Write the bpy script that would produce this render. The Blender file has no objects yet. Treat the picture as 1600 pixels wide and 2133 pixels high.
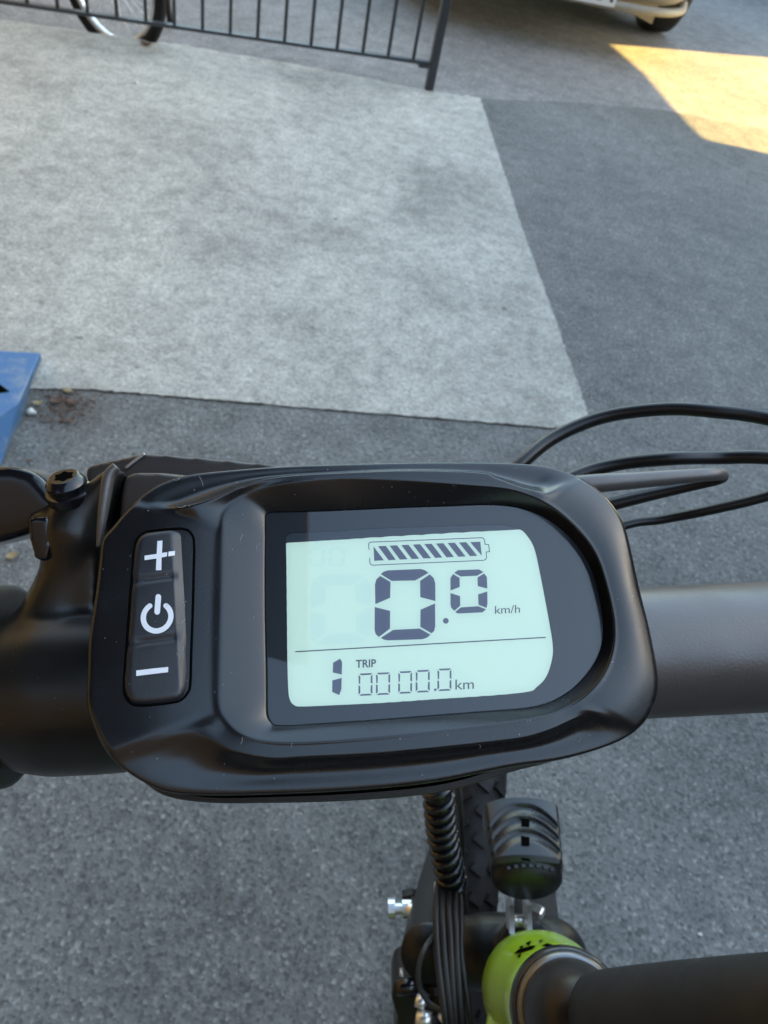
import bpy, bmesh, math, random
import numpy as np
from mathutils import Matrix, Vector
from mathutils.bvhtree import BVHTree
random.seed(7); rng = np.random.RandomState(7)

# ------------------------------------------------------------------ camera, sky, sun, exposure
S = bpy.context.scene
FPX, CX, CY, CAMH = 1611.0, 800.0, 1066.5, 1.15
UP = np.array([375, 1500, 1611.0]); UP /= np.linalg.norm(UP)
YF = np.array([0, 0, -1.0]) + UP[2]*UP; YF /= np.linalg.norm(YF)
M3 = np.array([np.cross(YF, UP), YF, UP])          # camera axes -> world
CAM = np.array([0, 0, CAMH])

cam = bpy.data.cameras.new('camera'); co = bpy.data.objects.new('camera', cam)
S.collection.objects.link(co); S.camera = co
co.matrix_world = Matrix.Translation(CAM) @ Matrix(M3.tolist()).to_4x4()
cam.sensor_fit = 'VERTICAL'; cam.sensor_height = 36; cam.lens = FPX/2133*36
cam.clip_start = 0.01; cam.clip_end = 600
cam.dof.use_dof = True; cam.dof.focus_distance = 0.137; cam.dof.aperture_fstop = 48

SUN_EL = math.radians(32); SUN_H = np.array([0.958, 0.287]); SUN_H /= np.linalg.norm(SUN_H)
sdir = Vector((SUN_H[0]*math.cos(SUN_EL), SUN_H[1]*math.cos(SUN_EL), math.sin(SUN_EL)))
w = bpy.data.worlds.new("World"); S.world = w; w.use_nodes = True
nt = w.node_tree; bg = nt.nodes['Background']
sky = nt.nodes.new('ShaderNodeTexSky'); sky.sky_type = 'NISHITA'; sky.sun_disc = False
sky.sun_elevation = SUN_EL; sky.sun_rotation = math.atan2(SUN_H[0], SUN_H[1])
sky.air_density = 1.0; sky.dust_density = 0.8; sky.ozone_density = 0.8
tint = nt.nodes.new('ShaderNodeMix'); tint.data_type = 'RGBA'; tint.blend_type = 'MULTIPLY'; tint.inputs[0].default_value = 1
tint.inputs[7].default_value = (1.07, 1.01, .83, 1); nt.links.new(sky.outputs[0], tint.inputs[6]); nt.links.new(tint.outputs[2], bg.inputs[0]); bg.inputs[1].default_value = 0.12
sl = bpy.data.lights.new('sun', 'SUN'); sl.energy = 3.3; sl.angle = math.radians(0.5); sl.color = (1, 0.66, 0.17)
so = bpy.data.objects.new('sun', sl); S.collection.objects.link(so)
so.rotation_euler = (-sdir).to_track_quat('-Z', 'Y').to_euler(); so.location = (8, 3, 9)
S.view_settings.view_transform = 'Standard'; S.view_settings.look = 'None'
S.view_settings.exposure = 3.1; S.view_settings.gamma = 1; S.view_settings.use_curve_mapping = False

# ------------------------------------------------------------------ helpers
def W(x, y, d):                      # photo pixel at a distance along the optical axis
    return CAM + M3 @ np.array([(x-CX)/FPX*d, -(y-CY)/FPX*d, -d])
def G(x, y, z=0.0):                  # photo pixel on a level plane
    r = M3 @ np.array([(x-CX)/FPX, -(y-CY)/FPX, -1.0])
    return CAM + r*((z-CAMH)/r[2])
du = np.array([.990, .0376, -.133]); dv = np.array([-.053, .934, -.353])
du /= np.linalg.norm(du); dv -= dv.dot(du)*du; dv /= np.linalg.norm(dv); dn = np.cross(du, dv)
DO_C = np.array([(900-CX)/FPX, -(1290-CY)/FPX, -1.0])*0.1375    # display origin in camera axes
DU, DV, DN, DO = M3@du, M3@dv, M3@dn, CAM + M3@DO_C
def L(x, y, h=0.0):                  # pixel -> local (a, b) on the display plane lifted by h
    r = np.array([(x-CX)/FPX, -(y-CY)/FPX, -1.0])
    t = (DO_C.dot(dn)+h)/r.dot(dn); q = r*t-DO_C
    return np.array([q.dot(du), q.dot(dv)])
def D(a, b, h): return DO + DU*a + DV*b + DN*h   # display local -> world
def DP(x, y, h=0.0): a = L(x, y, h); return D(a[0], a[1], h)

def tag(o, label=None, cat=None, group=None, kind=None):
    if label: o['label'] = label
    if cat: o['category'] = cat
    if group: o['group'] = group
    if kind: o['kind'] = kind
    return o
def empty(name, loc, label, cat, group=None):
    o = bpy.data.objects.new(name, None); S.collection.objects.link(o); o.location = loc
    o.empty_display_size = .1
    return tag(o, label, cat, group)
ROOTS = {}
def origin_of(p):
    o = Vector((0, 0, 0))
    while p is not None: o = o + p.location; p = p.parent
    return o
def add(name, verts, faces, mat, parent=None, smooth=True, autosmooth=None, kind=None):
    """vertices in world space; the parent's location is taken off"""
    me = bpy.data.meshes.new(name)
    off = origin_of(parent)
    V = np.array(verts, dtype=float) - np.array(off)[None, :]
    me.from_pydata(V.tolist(), [], faces); me.update()
    bm = bmesh.new(); bm.from_mesh(me); bmesh.ops.recalc_face_normals(bm, faces=bm.faces)
    if autosmooth is not None:
        for e in bm.edges:
            if len(e.link_faces) == 2 and e.calc_face_angle(0) > math.radians(autosmooth): e.smooth = False
    bm.to_mesh(me); bm.free()
    if smooth: me.polygons.foreach_set('use_smooth', [True]*len(me.polygons))
    me.materials.append(mat)
    o = bpy.data.objects.new(name, me); S.collection.objects.link(o)
    if parent is not None: o.parent = parent
    if kind: o['kind'] = kind
    return o
def joinm(parts):
    V, Fc = [], []
    for v, f in parts:
        n = len(V); V += [tuple(p) for p in v]; Fc += [tuple(i+n for i in q) for q in f]
    return V, Fc
def catmull(P, n=8, closed=False):
    P = np.array(P, float); out = []; N = len(P)
    for i in range(N if closed else N-1):
        if closed: p0, p1, p2, p3 = P[(i-1) % N], P[i], P[(i+1) % N], P[(i+2) % N]
        else: p0, p1, p2, p3 = P[max(i-1, 0)], P[i], P[i+1], P[min(i+2, N-1)]
        for k in range(n):
            t = k/n
            out.append(.5*((2*p1)+(-p0+p2)*t+(2*p0-5*p1+4*p2-p3)*t*t+(-p0+3*p1-3*p2+p3)*t**3))
    if not closed: out.append(P[-1])
    return np.array(out)
def tube_m(path, r, seg=14, n=6, smooth=True, cap=True, closed=False):
    P = np.array(path, float)
    R = np.full(len(P), r, float) if np.isscalar(r) else np.array(r, float)
    if smooth and len(P) > 2:
        Q = catmull(np.hstack([P, R[:, None]]), n, closed); P, R = Q[:, :3], Q[:, 3]
    m = len(P); V = []; prev = None
    for i in range(m):
        if closed: t = P[(i+1) % m]-P[(i-1) % m]
        else: t = P[min(i+1, m-1)]-P[max(i-1, 0)]
        t /= np.linalg.norm(t)+1e-12
        if prev is None:
            a = np.array([0, 0, 1.]) if abs(t[2]) < .9 else np.array([1., 0, 0])
            x = np.cross(t, a)
        else: x = prev - prev.dot(t)*t
        x /= np.linalg.norm(x); prev = x; y = np.cross(t, x)
        for k in range(seg):
            a = 2*math.pi*k/seg; V.append(P[i]+(x*math.cos(a)+y*math.sin(a))*R[i])
    Fc = []
    for i in range(m if closed else m-1):
        j = (i+1) % m
        for k in range(seg):
            l = (k+1) % seg; Fc.append((i*seg+k, i*seg+l, j*seg+l, j*seg+k))
    if cap and not closed: Fc += [tuple(range(seg)), tuple((m-1)*seg+k for k in range(seg))]
    return V, Fc
def lathe_m(p0, axis, prof, seg=48, up=None, cap=True):
    p0 = np.array(p0, float); a = np.array(axis, float); a /= np.linalg.norm(a)
    t = np.array([0, 0, 1.]) if abs(a[2]) < .9 else np.array([1., 0, 0])
    if up is not None: t = np.array(up, float)
    x = np.cross(a, t); x /= np.linalg.norm(x); y = np.cross(a, x)
    V, Fc = [], []
    for s, r in prof:
        for k in range(seg):
            q = 2*math.pi*k/seg; V.append(p0+a*s+(x*math.cos(q)+y*math.sin(q))*max(r, 1e-5))
    for i in range(len(prof)-1):
        for k in range(seg):
            l = (k+1) % seg; Fc.append((i*seg+k, i*seg+l, (i+1)*seg+l, (i+1)*seg+k))
    if cap:
        Fc += [tuple(range(seg)), tuple((len(prof)-1)*seg+k for k in range(seg))]
    return V, Fc
def prism_m(front, back):
    n = len(front); V = list(front)+list(back)
    Fc = [tuple(range(n)), tuple(range(n, 2*n))]+[(i, (i+1) % n, n+(i+1) % n, n+i) for i in range(n)]
    return V, Fc
def box_m(c, x, y, z):               # centre and three half-axes
    c, x, y, z = [np.array(q, float) for q in (c, x, y, z)]
    V = [c+sx*x+sy*y+sz*z for sz in (-1, 1) for sx, sy in ((-1, -1), (1, -1), (1, 1), (-1, 1))]
    return V, [(0, 1, 2, 3), (4, 5, 6, 7), (0, 1, 5, 4), (1, 2, 6, 5), (2, 3, 7, 6), (3, 0, 4, 7)]
def bevel(o, w, seg=3, ang=30):
    m = o.modifiers.new('bevel', 'BEVEL'); m.width = w; m.segments = seg
    m.limit_method = 'ANGLE'; m.angle_limit = math.radians(ang); m.harden_normals = False
    return o
def bvh(o):
    off = origin_of(o.parent) + o.location
    return BVHTree.FromPolygons([tuple(v.co+off) for v in o.data.vertices], [tuple(p.vertices) for p in o.data.polygons])
def onto(tree, x, y, lift=8e-5):     # the point of a built surface on the line of sight through a pixel
    r = Vector(M3 @ np.array([(x-CX)/FPX, -(y-CY)/FPX, -1.0])).normalized()
    h, n, i, d = tree.ray_cast(Vector(CAM), r)
    if h is None: return None
    if n.dot(r) > 0: n = -n
    return np.array(h + n*lift)

# ------------------------------------------------------------------ materials
def mat(name, base=(.5, .5, .5), rough=.5, metal=0, coat=0, coat_rough=.05, spec=.5, emis=None, emis_s=0):
    m = bpy.data.materials.new(name); m.use_nodes = True
    b = m.node_tree.nodes['Principled BSDF']
    b.inputs['Base Color'].default_value = (*base, 1); b.inputs['Roughness'].default_value = rough
    b.inputs['Metallic'].default_value = metal; b.inputs['Coat Weight'].default_value = coat
    b.inputs['Coat Roughness'].default_value = coat_rough; b.inputs['Specular IOR Level'].default_value = spec
    if emis: b.inputs['Emission Color'].default_value = (*emis, 1); b.inputs['Emission Strength'].default_value = emis_s
    return m
def N(m, t, **kw):
    n = m.node_tree.nodes.new(t)
    for k, v in kw.items():
        if k.startswith('i_'): n.inputs[k[2:].replace('_', ' ')].default_value = v
        else: setattr(n, k, v)
    return n
def K(m, a, b): m.node_tree.links.new(a, b)
def coords(m, scale=None):
    g = N(m, 'ShaderNodeNewGeometry')
    return g.outputs['Position']
def ramp(m, src, stops):
    r = N(m, 'ShaderNodeValToRGB'); e = r.color_ramp.elements
    while len(e) < len(stops): e.new(.5)
    for q, (p, c) in zip(e, stops):
        q.position = p; q.color = (*c, 1) if not np.isscalar(c) else (c, c, c, 1)
    K(m, src, r.inputs[0]); return r.outputs[0]
def mixc(m, a, b, f, mode='MIX'):
    n = N(m, 'ShaderNodeMix', data_type='RGBA', blend_type=mode)
    if np.isscalar(f): n.inputs[0].default_value = f
    else: K(m, f, n.inputs[0])
    for i, q in ((6, a), (7, b)):
        if isinstance(q, tuple): n.inputs[i].default_value = (*q, 1)
        else: K(m, q, n.inputs[i])
    return n.outputs[2]
def speckle(m, base, rough, bump=.15, scale=3500, dust=0, dist=.0004, scratch=False):
    """fine moulded grain, slight wear in the gloss and settled dust"""
    b = m.node_tree.nodes['Principled BSDF']; p = coords(m)
    n1 = N(m, 'ShaderNodeTexNoise', i_Scale=scale, i_Detail=2.0); K(m, p, n1.inputs['Vector'])
    bp = N(m, 'ShaderNodeBump', i_Strength=bump, i_Distance=dist); K(m, n1.outputs[0], bp.inputs['Height'])
    K(m, bp.outputs[0], b.inputs['Normal'])
    n2 = N(m, 'ShaderNodeTexNoise', i_Scale=90.0, i_Detail=5.0); K(m, p, n2.inputs['Vector'])
    mr = N(m, 'ShaderNodeMapRange'); mr.inputs[1].default_value = .3; mr.inputs[2].default_value = .7
    mr.inputs[3].default_value = rough*.82; mr.inputs[4].default_value = rough*1.2
    K(m, n2.outputs[0], mr.inputs[0]); K(m, mr.outputs[0], b.inputs['Roughness'])
    if dust:
        v = N(m, 'ShaderNodeTexVoronoi', i_Scale=620.0, i_Randomness=1.0); K(m, p, v.inputs['Vector'])
        sp = ramp(m, v.outputs['Distance'], [(0, 1.0), (.045, 1.0), (.07, 0.0)])
        n3 = N(m, 'ShaderNodeTexNoise', i_Scale=260.0, i_Detail=3.0); K(m, p, n3.inputs['Vector'])
        msk = ramp(m, n3.outputs[0], [(.47, 0.0), (.58, 1.0)])
        mul = N(m, 'ShaderNodeMath', operation='MULTIPLY'); K(m, sp, mul.inputs[0]); K(m, msk, mul.inputs[1])
        m2 = N(m, 'ShaderNodeMath', operation='MULTIPLY'); K(m, mul.outputs[0], m2.inputs[0]); m2.inputs[1].default_value = dust
        K(m, mixc(m, base, (.3, .3, .31), m2.outputs[0]), b.inputs['Base Color'])
    return m
MT = {}
MT['casing'] = speckle(mat('satin_black_plastic', (.008, .008, .009), .27, spec=.62), (.008, .008, .009), .25, .035, 3800, .9)
MT['shell'] = speckle(mat('matt_black_plastic', (.02, .02, .02), .5), (.02, .02, .02), .5, .2, 2500)
MT['rubber'] = speckle(mat('black_rubber', (.014, .015, .018), .40, spec=.7), (.014, .015, .018), .40, .08, 3000, .9)
MT['print'] = speckle(mat('white_print', (.78, .80, .84), .5), (.78, .80, .84), .5, .05, 2500)
MT['mask'] = mat('black_screen_mask', (.008, .009, .012), .4)
MT['mask2'] = mat('polariser_edge', (.045, .055, .07), .4)
MT['clamp'] = speckle(mat('black_clamp_nylon', (.009, .008, .007), .34, spec=.6), (.009, .008, .007), .34, .06, 2500, .3)
MT['gloss'] = mat('glossy_black_paint', (.007, .007, .009), .17, spec=.6)
MT['brownblack'] = speckle(mat('dark_anodised_alloy', (.035, .028, .026), .38, spec=.6), (.035, .028, .026), .38, .05, 1500)
MT['bar'] = speckle(mat('satin_black_handlebar', (.13, .122, .118), .40, metal=.55, spec=.6), (.13, .122, .118), .40, .12, 1800, .2)
MT['hinge'] = speckle(mat('satin_black_hinge', (.016, .012, .010), .34, metal=.3), (.016, .012, .010), .36, .04, 1500)
MT['spacer'] = mat('dark_steel_spacer', (.16, .16, .17), .3, metal=.9)
MT['stem'] = speckle(mat('matt_black_stem_paint', (.009, .010, .012), .55), (.009, .010, .012), .55, .05, 2000, .3)
MT['cable'] = mat('black_cable_sheath', (.009, .008, .008), .33)
MT['black'] = mat('black_part', (.006, .006, .007), .42, spec=.45)
MT['tyre'] = speckle(mat('tyre_rubber', (.009, .009, .010), .65, spec=.35), (.009, .009, .010), .65, .4, 900)
MT['chrome'] = mat('zinc_steel', (.80, .80, .80), .33, metal=.9)
MT['alu'] = mat('grey_alloy', (.45, .46, .47), .35, metal=.9)
MT['void'] = mat('dark_void', (.003, .003, .003), .9, spec=0)  # flat black: painted shade in holes, also the pad joint and emblem print
MT['green'] = mat('lime_green_paint', (.42, .70, .014), .3, coat=.7)
MT['lens'] = mat('lamp_lens', (.5, .52, .55), .1, coat=1)

# --- lcd
lcd = mat('lcd_panel', (.50, .70, .62), .35, emis=(.58, .86, .74), emis_s=.05)
b = lcd.node_tree.nodes['Principled BSDF']; p = coords(lcd)
n1 = N(lcd, 'ShaderNodeTexNoise', i_Scale=5200.0, i_Detail=1.0); K(lcd, p, n1.inputs['Vector'])
K(lcd, mixc(lcd, (.61, .675, .585), (.65, .72, .63), n1.outputs[0]), b.inputs['Base Color'])
MT['lcd'] = lcd
MT['ghost'] = mat('lcd_ghost_segment', (.59, .685, .60), .4, emis=(.56, .83, .75), emis_s=.047)
MT['seg'] = mat('lcd_dark_segment', (.17, .165, .25), .4)
MT['line'] = mat('lcd_fine_line', (.10, .11, .15), .4)
gl = bpy.data.materials.new('cover_glass'); gl.use_nodes = True; t = gl.node_tree; t.nodes.clear()
o_ = t.nodes.new('ShaderNodeOutputMaterial'); mx = t.nodes.new('ShaderNodeMixShader')
tr = t.nodes.new('ShaderNodeBsdfTransparent'); gg = t.nodes.new('ShaderNodeBsdfGlossy'); fr = t.nodes.new('ShaderNodeFresnel')
fr.inputs[0].default_value = 1.62; gg.inputs['Roughness'].default_value = .015
t.links.new(fr.outputs[0], mx.inputs[0]); t.links.new(tr.outputs[0], mx.inputs[1]); t.links.new(gg.outputs[0], mx.inputs[2])
t.links.new(mx.outputs[0], o_.inputs[0]); MT['glass'] = gl

# --- ground materials
def paving(name, c0, c1, c2, stain, agg=150, rough=.85, bump=.5, contrast=.5, big=1.6, warm=None, speck=.6):
    m = mat(name, c1, rough); b = m.node_tree.nodes['Principled BSDF']; p = coords(m)
    v = N(m, 'ShaderNodeTexVoronoi', i_Scale=float(agg)); K(m, p, v.inputs['Vector'])
    sep = N(m, 'ShaderNodeSeparateColor'); K(m, v.outputs['Color'], sep.inputs[0])
    a = ramp(m, sep.outputs[0], [(0, c0), (.5, c1), (.86, c1), (1, c2)])
    nb = N(m, 'ShaderNodeTexNoise', i_Scale=float(agg)*.55, i_Detail=6.0, i_Roughness=.65); K(m, p, nb.inputs['Vector'])
    col = mixc(m, c1, a, contrast)
    g1 = ramp(m, nb.outputs[0], [(.28, .62), (.5, 1.0), (.74, 1.35)])
    col = mixc(m, col, g1, .8, 'MULTIPLY')
    nl = N(m, 'ShaderNodeTexNoise', i_Scale=big, i_Detail=7.0, i_Roughness=.62, i_Distortion=.3); K(m, p, nl.inputs['Vector'])
    s = ramp(m, nl.outputs[0], [(.33, stain), (.5, .96), (.66, 1.12)])
    col = mixc(m, col, s, 1.0, 'MULTIPLY')
    nm = N(m, 'ShaderNodeTexNoise', i_Scale=big*9, i_Detail=5.0, i_Roughness=.6); K(m, p, nm.inputs['Vector'])
    s2 = ramp(m, nm.outputs[0], [(.33, .78), (.52, 1.0), (.68, 1.14)])
    col = mixc(m, col, s2, .9, 'MULTIPLY')
    # dark pits and pale grains
    v2 = N(m, 'ShaderNodeTexVoronoi', i_Scale=float(agg)*.33); K(m, p, v2.inputs['Vector'])
    sp2 = N(m, 'ShaderNodeSeparateColor'); K(m, v2.outputs['Color'], sp2.inputs[0])
    dsk = ramp(m, v2.outputs['Distance'], [(0, 1.0), (.16, 1.0), (.26, 0.0)])
    pick = ramp(m, sp2.outputs[1], [(.88, 0.0), (.92, 1.0)])
    mu = N(m, 'ShaderNodeMath', operation='MULTIPLY'); K(m, dsk, mu.inputs[0]); K(m, pick, mu.inputs[1])
    mu2 = N(m, 'ShaderNodeMath', operation='MULTIPLY'); K(m, mu.outputs[0], mu2.inputs[0]); mu2.inputs[1].default_value = speck
    grain = ramp(m, sp2.outputs[2], [(.45, tuple(x*.35 for x in c0)), (.5, tuple(min(1, x*1.25) for x in c2))])
    col = mixc(m, col, grain, mu2.outputs[0])
    v3 = N(m, 'ShaderNodeTexVoronoi', i_Scale=5.5); nz = N(m, 'ShaderNodeTexNoise', i_Scale=60.0, i_Detail=3.0); K(m, p, nz.inputs['Vector'])
    vm = N(m, 'ShaderNodeVectorMath', operation='MULTIPLY_ADD'); K(m, nz.outputs['Color'], vm.inputs[0]); vm.inputs[1].default_value = (.02, .02, 0); K(m, p, vm.inputs[2]); K(m, vm.outputs[0], v3.inputs['Vector'])
    col = mixc(m, col, (.06, .058, .052), ramp(m, v3.outputs['Distance'], [(0, .55), (.028, .5), (.05, 0.0)]))
    dm = N(m, 'ShaderNodeVectorMath', operation='DISTANCE'); K(m, vm.outputs[0], dm.inputs[0]); dq = G(150, 848); dm.inputs[1].default_value = tuple(float(q_) for q_ in dq+np.array([.01, .01, 0]))
    fs = ramp(m, dm.outputs['Value'], [(0, 1.0), (.03, .8), (.13, 0.0)]); nr_ = ramp(m, nb.outputs[0], [(.40, .1), (.56, 1.0)])
    fm = N(m, 'ShaderNodeMath', operation='MULTIPLY'); K(m, fs, fm.inputs[0]); K(m, nr_, fm.inputs[1]); fm2 = N(m, 'ShaderNodeMath', operation='MULTIPLY'); K(m, fm.outputs[0], fm2.inputs[0]); fm2.inputs[1].default_value = .75
    col = mixc(m, col, (.075, .05, .033), fm2.outputs[0])
    if warm:
        nw = N(m, 'ShaderNodeTexNoise', i_Scale=2.3, i_Detail=3.0); K(m, p, nw.inputs['Vector'])
        col = mixc(m, col, warm, ramp(m, nw.outputs[0], [(.45, 0.0), (.75, .5)]), 'MULTIPLY')
    K(m, col, b.inputs['Base Color'])
    bp = N(m, 'ShaderNodeBump', i_Strength=bump, i_Distance=.003); 
    ad = N(m, 'ShaderNodeMath', operation='ADD'); K(m, v.outputs['Distance'], ad.inputs[0]); K(m, nb.outputs[0], ad.inputs[1])
    K(m, ad.outputs[0], bp.inputs['Height']); K(m, bp.outputs[0], b.inputs['Normal'])
    return m
MT['asphalt'] = paving('dark_asphalt', (.07, .071, .066), (.182, .184, .174), (.33, .33, .30), .78, agg=200, bump=.4, contrast=.7)
MT['concrete'] = paving('pale_concrete', (.24, .234, .205), (.46, .446, .392), (.60, .585, .52), .66, agg=190, bump=.28, contrast=.55, big=2.1, speck=.35)
MT['road'] = paving('worn_grey_asphalt', (.14, .138, .135), (.24, .232, .222), (.40, .38, .35), .78, agg=120, bump=.5, contrast=.5, big=1.3)
MT['soil'] = paving('lower_yard', (.07, .065, .055), (.15, .14, .12), (.25, .23, .2), .75, agg=90, bump=.5)

# ------------------------------------------------------------------ setting
def flat(name, pts, z, m, thick=0, parent=None):
    P = [np.array([q[0], q[1], z]) for q in pts]
    if thick: V, Fc = prism_m(P, [q-np.array([0, 0, thick]) for q in P])
    else: V, Fc = P, [tuple(range(len(P)))]
    return tag(add(name, V, Fc, m, parent, smooth=False), kind='structure')
LOW = -0.10
flat('ground', [(-300, -300), (300, -300), (300, 300), (-300, 300)], LOW-.02, MT['soil'])
def wob(a, b, n, amp):               # a slightly ragged joint from a to b
    a, b = np.array(a[:2]), np.array(b[:2]); d = b-a; nn = np.array([-d[1], d[0]])/np.linalg.norm(d)
    o = [a+d*i/n+nn*rng.normal(0, amp)*(0 < i < n) for i in range(n+1)]
    return o
gE = [G(0, 42), G(144, 62), G(287, 83), G(360, 92), G(480, 113), G(600, 133), G(700, 152), G(893, 190), G(1000, 205)]
dirL = (gE[0]-gE[2]); farL = gE[0]+dirL/np.linalg.norm(dirL)*8
bR = [G(1200, 214), G(1380, 229), G(1600, 270)]; farR = bR[-1]+(bR[-1]-bR[-2])/np.linalg.norm(bR[-1]-bR[-2])*9
line = []
for a, b_ in zip([farL]+gE+bR, gE+bR+[farR]): line += wob(a, b_, 8, .004)[:-1]
line.append(farR[:2])
# dark asphalt pavement (near side), a thick sheet whose far edge is the joint line
flat('asphalt_pavement', [tuple(q) for q in line]+[(12, -6), (-12, -6)], 0.0, MT['asphalt'], .12)
# pale concrete slab
cE = []
for a, b_ in zip([farL]+gE[:-1], gE): cE += wob(a, b_, 8, .004)[:-1]
cR = [G(1000, 205), G(1040, 330), G(1085, 470), G(1150, 650), G(1200, 790), G(1226, 870), G(1215, 898), G(1150, 893)]
for a, b_ in zip(cR[:-1], cR[1:]): cE += wob(a, b_, 22, .0015)[:-1]
cB = [G(1150, 893), G(900, 872), G(600, 848), G(350, 826), G(170, 812), G(90, 812), G(-300, 790)]
for a, b_ in zip(cB[:-1], cB[1:]): cE += wob(a, b_, 26, .0014)[:-1]
sm_ = mat('joint_dirt', (.05, .046, .04), .9)
for chain, wd_ in ((cB[:-1], .0020), (cR[3:], .0016)):
    pts_ = []
    for a, b_ in zip(chain[:-1], chain[1:]): pts_ += wob(a, b_, 16, .001)[:-1]
    pts_ = np.array(pts_); d_ = np.gradient(pts_, axis=0); nn_ = np.stack([-d_[:, 1], d_[:, 0]], 1); nn_ /= np.linalg.norm(nn_, axis=1)[:, None]
    up_ = pts_+nn_*(-.006); dn_ = pts_+nn_*(wd_*rng.uniform(.0, 2.2, (len(pts_), 1)))
    if chain is cB[:-1]: pass
    V = [(x_, y_, .0015) for x_, y_ in up_]+[(x_, y_, .0015) for x_, y_ in dn_]; n_ = len(pts_)
    tag(add('joint_seam', V, [(i, i+1, n_+i+1, n_+i) for i in range(n_-1)], sm_, smooth=False), kind='structure')
farB = cB[-1]+(cB[-1]-cB[-2])/np.linalg.norm(cB[-1]-cB[-2])*6
slab = flat('concrete_pavement', [tuple(q[:2]) for q in cE]+[tuple(farB[:2])], .004, MT['concrete'], .003)
# far yard: flush on the right, dropping below the slab edge on the left
nx, ny = 120, 60; V = []; Fc = []
for j in range(ny+1):
    t = (j/ny)**2*14
    for i in range(nx+1):
        q = i/nx; k = q*(len(line)-1); k0 = min(int(k), len(line)-2); e = np.array(line[k0])*(1-(k-k0))+np.array(line[k0+1])*(k-k0)
        x = e[0]+(e[0]*.25)*t*.3; y = e[1]+t-.03 if j else e[1]-.03
        s = min(1, max(0, (-.75-e[0])/.75)); s = s*s*(3-2*s)
        V.append((x, y, -.002+(LOW+.002)*s))
for j in range(ny):
    for i in range(nx): a = j*(nx+1)+i; Fc.append((a, a+1, a+nx+2, a+nx+1))
tag(add('yard_road', V, Fc, MT['road'], smooth=True), kind='structure')

# added unseen wall blocking the sun; its opening is cut to the sunlit patch
brick_dark = mat('brown_render', (.08, .062, .05), .85); wood = mat('dark_stained_boards', (.032, .026, .022), .6)
k = math.tan(SUN_EL)/SUN_H[0]; ry = SUN_H[1]/SUN_H[0]; XW = 3.6
def towall(p): return (p[1]+(XW-p[0])*ry, (XW-p[0])*k)
A_, D_ = G(1260, 88), G(1600, 117)
low = [G(1450, 285), G(1475, 292), G(1540, 306), G(1600, 320)]
mid = [G(1330, 150), G(1420, 257)]
op = [towall(A_), towall(mid[0]), towall(mid[1])]+[towall(q) for q in low]
y0, z0 = op[-1]; y1, z1 = towall(D_)
op += [(y0-.33*z0, 0), (y1+.40*z1, 0), (y1, z1)]       # counter clockwise in (y, z)
wall_poly = [(-14, 0), (y0-.33*z0, 0)]+[q for q in op[:-3]][::-1]+[(y1, z1), (y1+.40*z1, 0), (26, 0), (26, 3.95), (-14, 3.95)]
V, Fc = prism_m([np.array([XW, a, b_ if b_ > 0 else -.12]) for a, b_ in wall_poly], [np.array([XW+.04, a, b_ if b_ > 0 else -.12]) for a, b_ in wall_poly])
cw = empty('sun_blocker_wall', (XW, 0, 0), 'added unseen brown wall with an opening that shapes the sunlit patch', 'wall')
add('wall_face', V, Fc, brick_dark, cw, smooth=False)
V, Fc = box_m((XW+.03, 6, 3.93), (.12, 0, 0), (0, 20, 0), (0, 0, .05)); add('coping', V, Fc, MT['concrete'], cw, smooth=False)

# unseen building on the left; its canopy is added for the screen's dark reflection
sf = empty('reflected_building', (-3, 1, 0), 'unseen dark boarded building with a flat canopy added for the screen reflection', 'building')
V, Fc = box_m((-3.1, 1, 1.9), (.1, 0, 0), (0, 5, 0), (0, 0, 2.0)); add('wall', V, Fc, wood, sf, smooth=False)
zc = 3.5; q = []
for px_, py_ in ((640, 1390), (640, 1067)):
    d = np.array([(px_-CX)/FPX, -(py_-CY)/FPX, -1.0]); gp = d*(DO_C.dot(dn)/d.dot(dn)); d /= np.linalg.norm(d)
    r = M3@(d-2*d.dot(dn)*dn); gp = CAM+M3@gp; q.append(gp+r*((zc-gp[2])/r[2]))
ydn = q[0][1]; xe = [q[0][0], q[0][0]+(q[1][0]-q[0][0])/(q[1][1]-q[0][1])*(1.5-ydn)]
top = [np.array(v) for v in ((-3, -2.2, zc), (-.32, -2.2, zc), (-.32, ydn, zc), (q[0][0], ydn, zc), (xe[1], 1.5, zc), (-3, 1.5, zc))]
V, Fc = prism_m(top, [v+np.array([0, 0, .12]) for v in top]); add('canopy', V, Fc, mat('added_dark_canopy', (.004, .004, .004), .9), sf, smooth=False)  # added overhang, outlined from the screen reflection and near black to mirror dark
# unseen building added behind the camera to give dark reflections
rb = empty('added_rear_building', (0, -3, 0), 'unseen dark building added behind the cyclist for dark reflections', 'building')
V, Fc = box_m((0, -3.1, 2.0), (7, 0, 0), (0, .1, 0), (0, 0, 2.1)); add('wall', V, Fc, brick_dark, rb, smooth=False)

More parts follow.
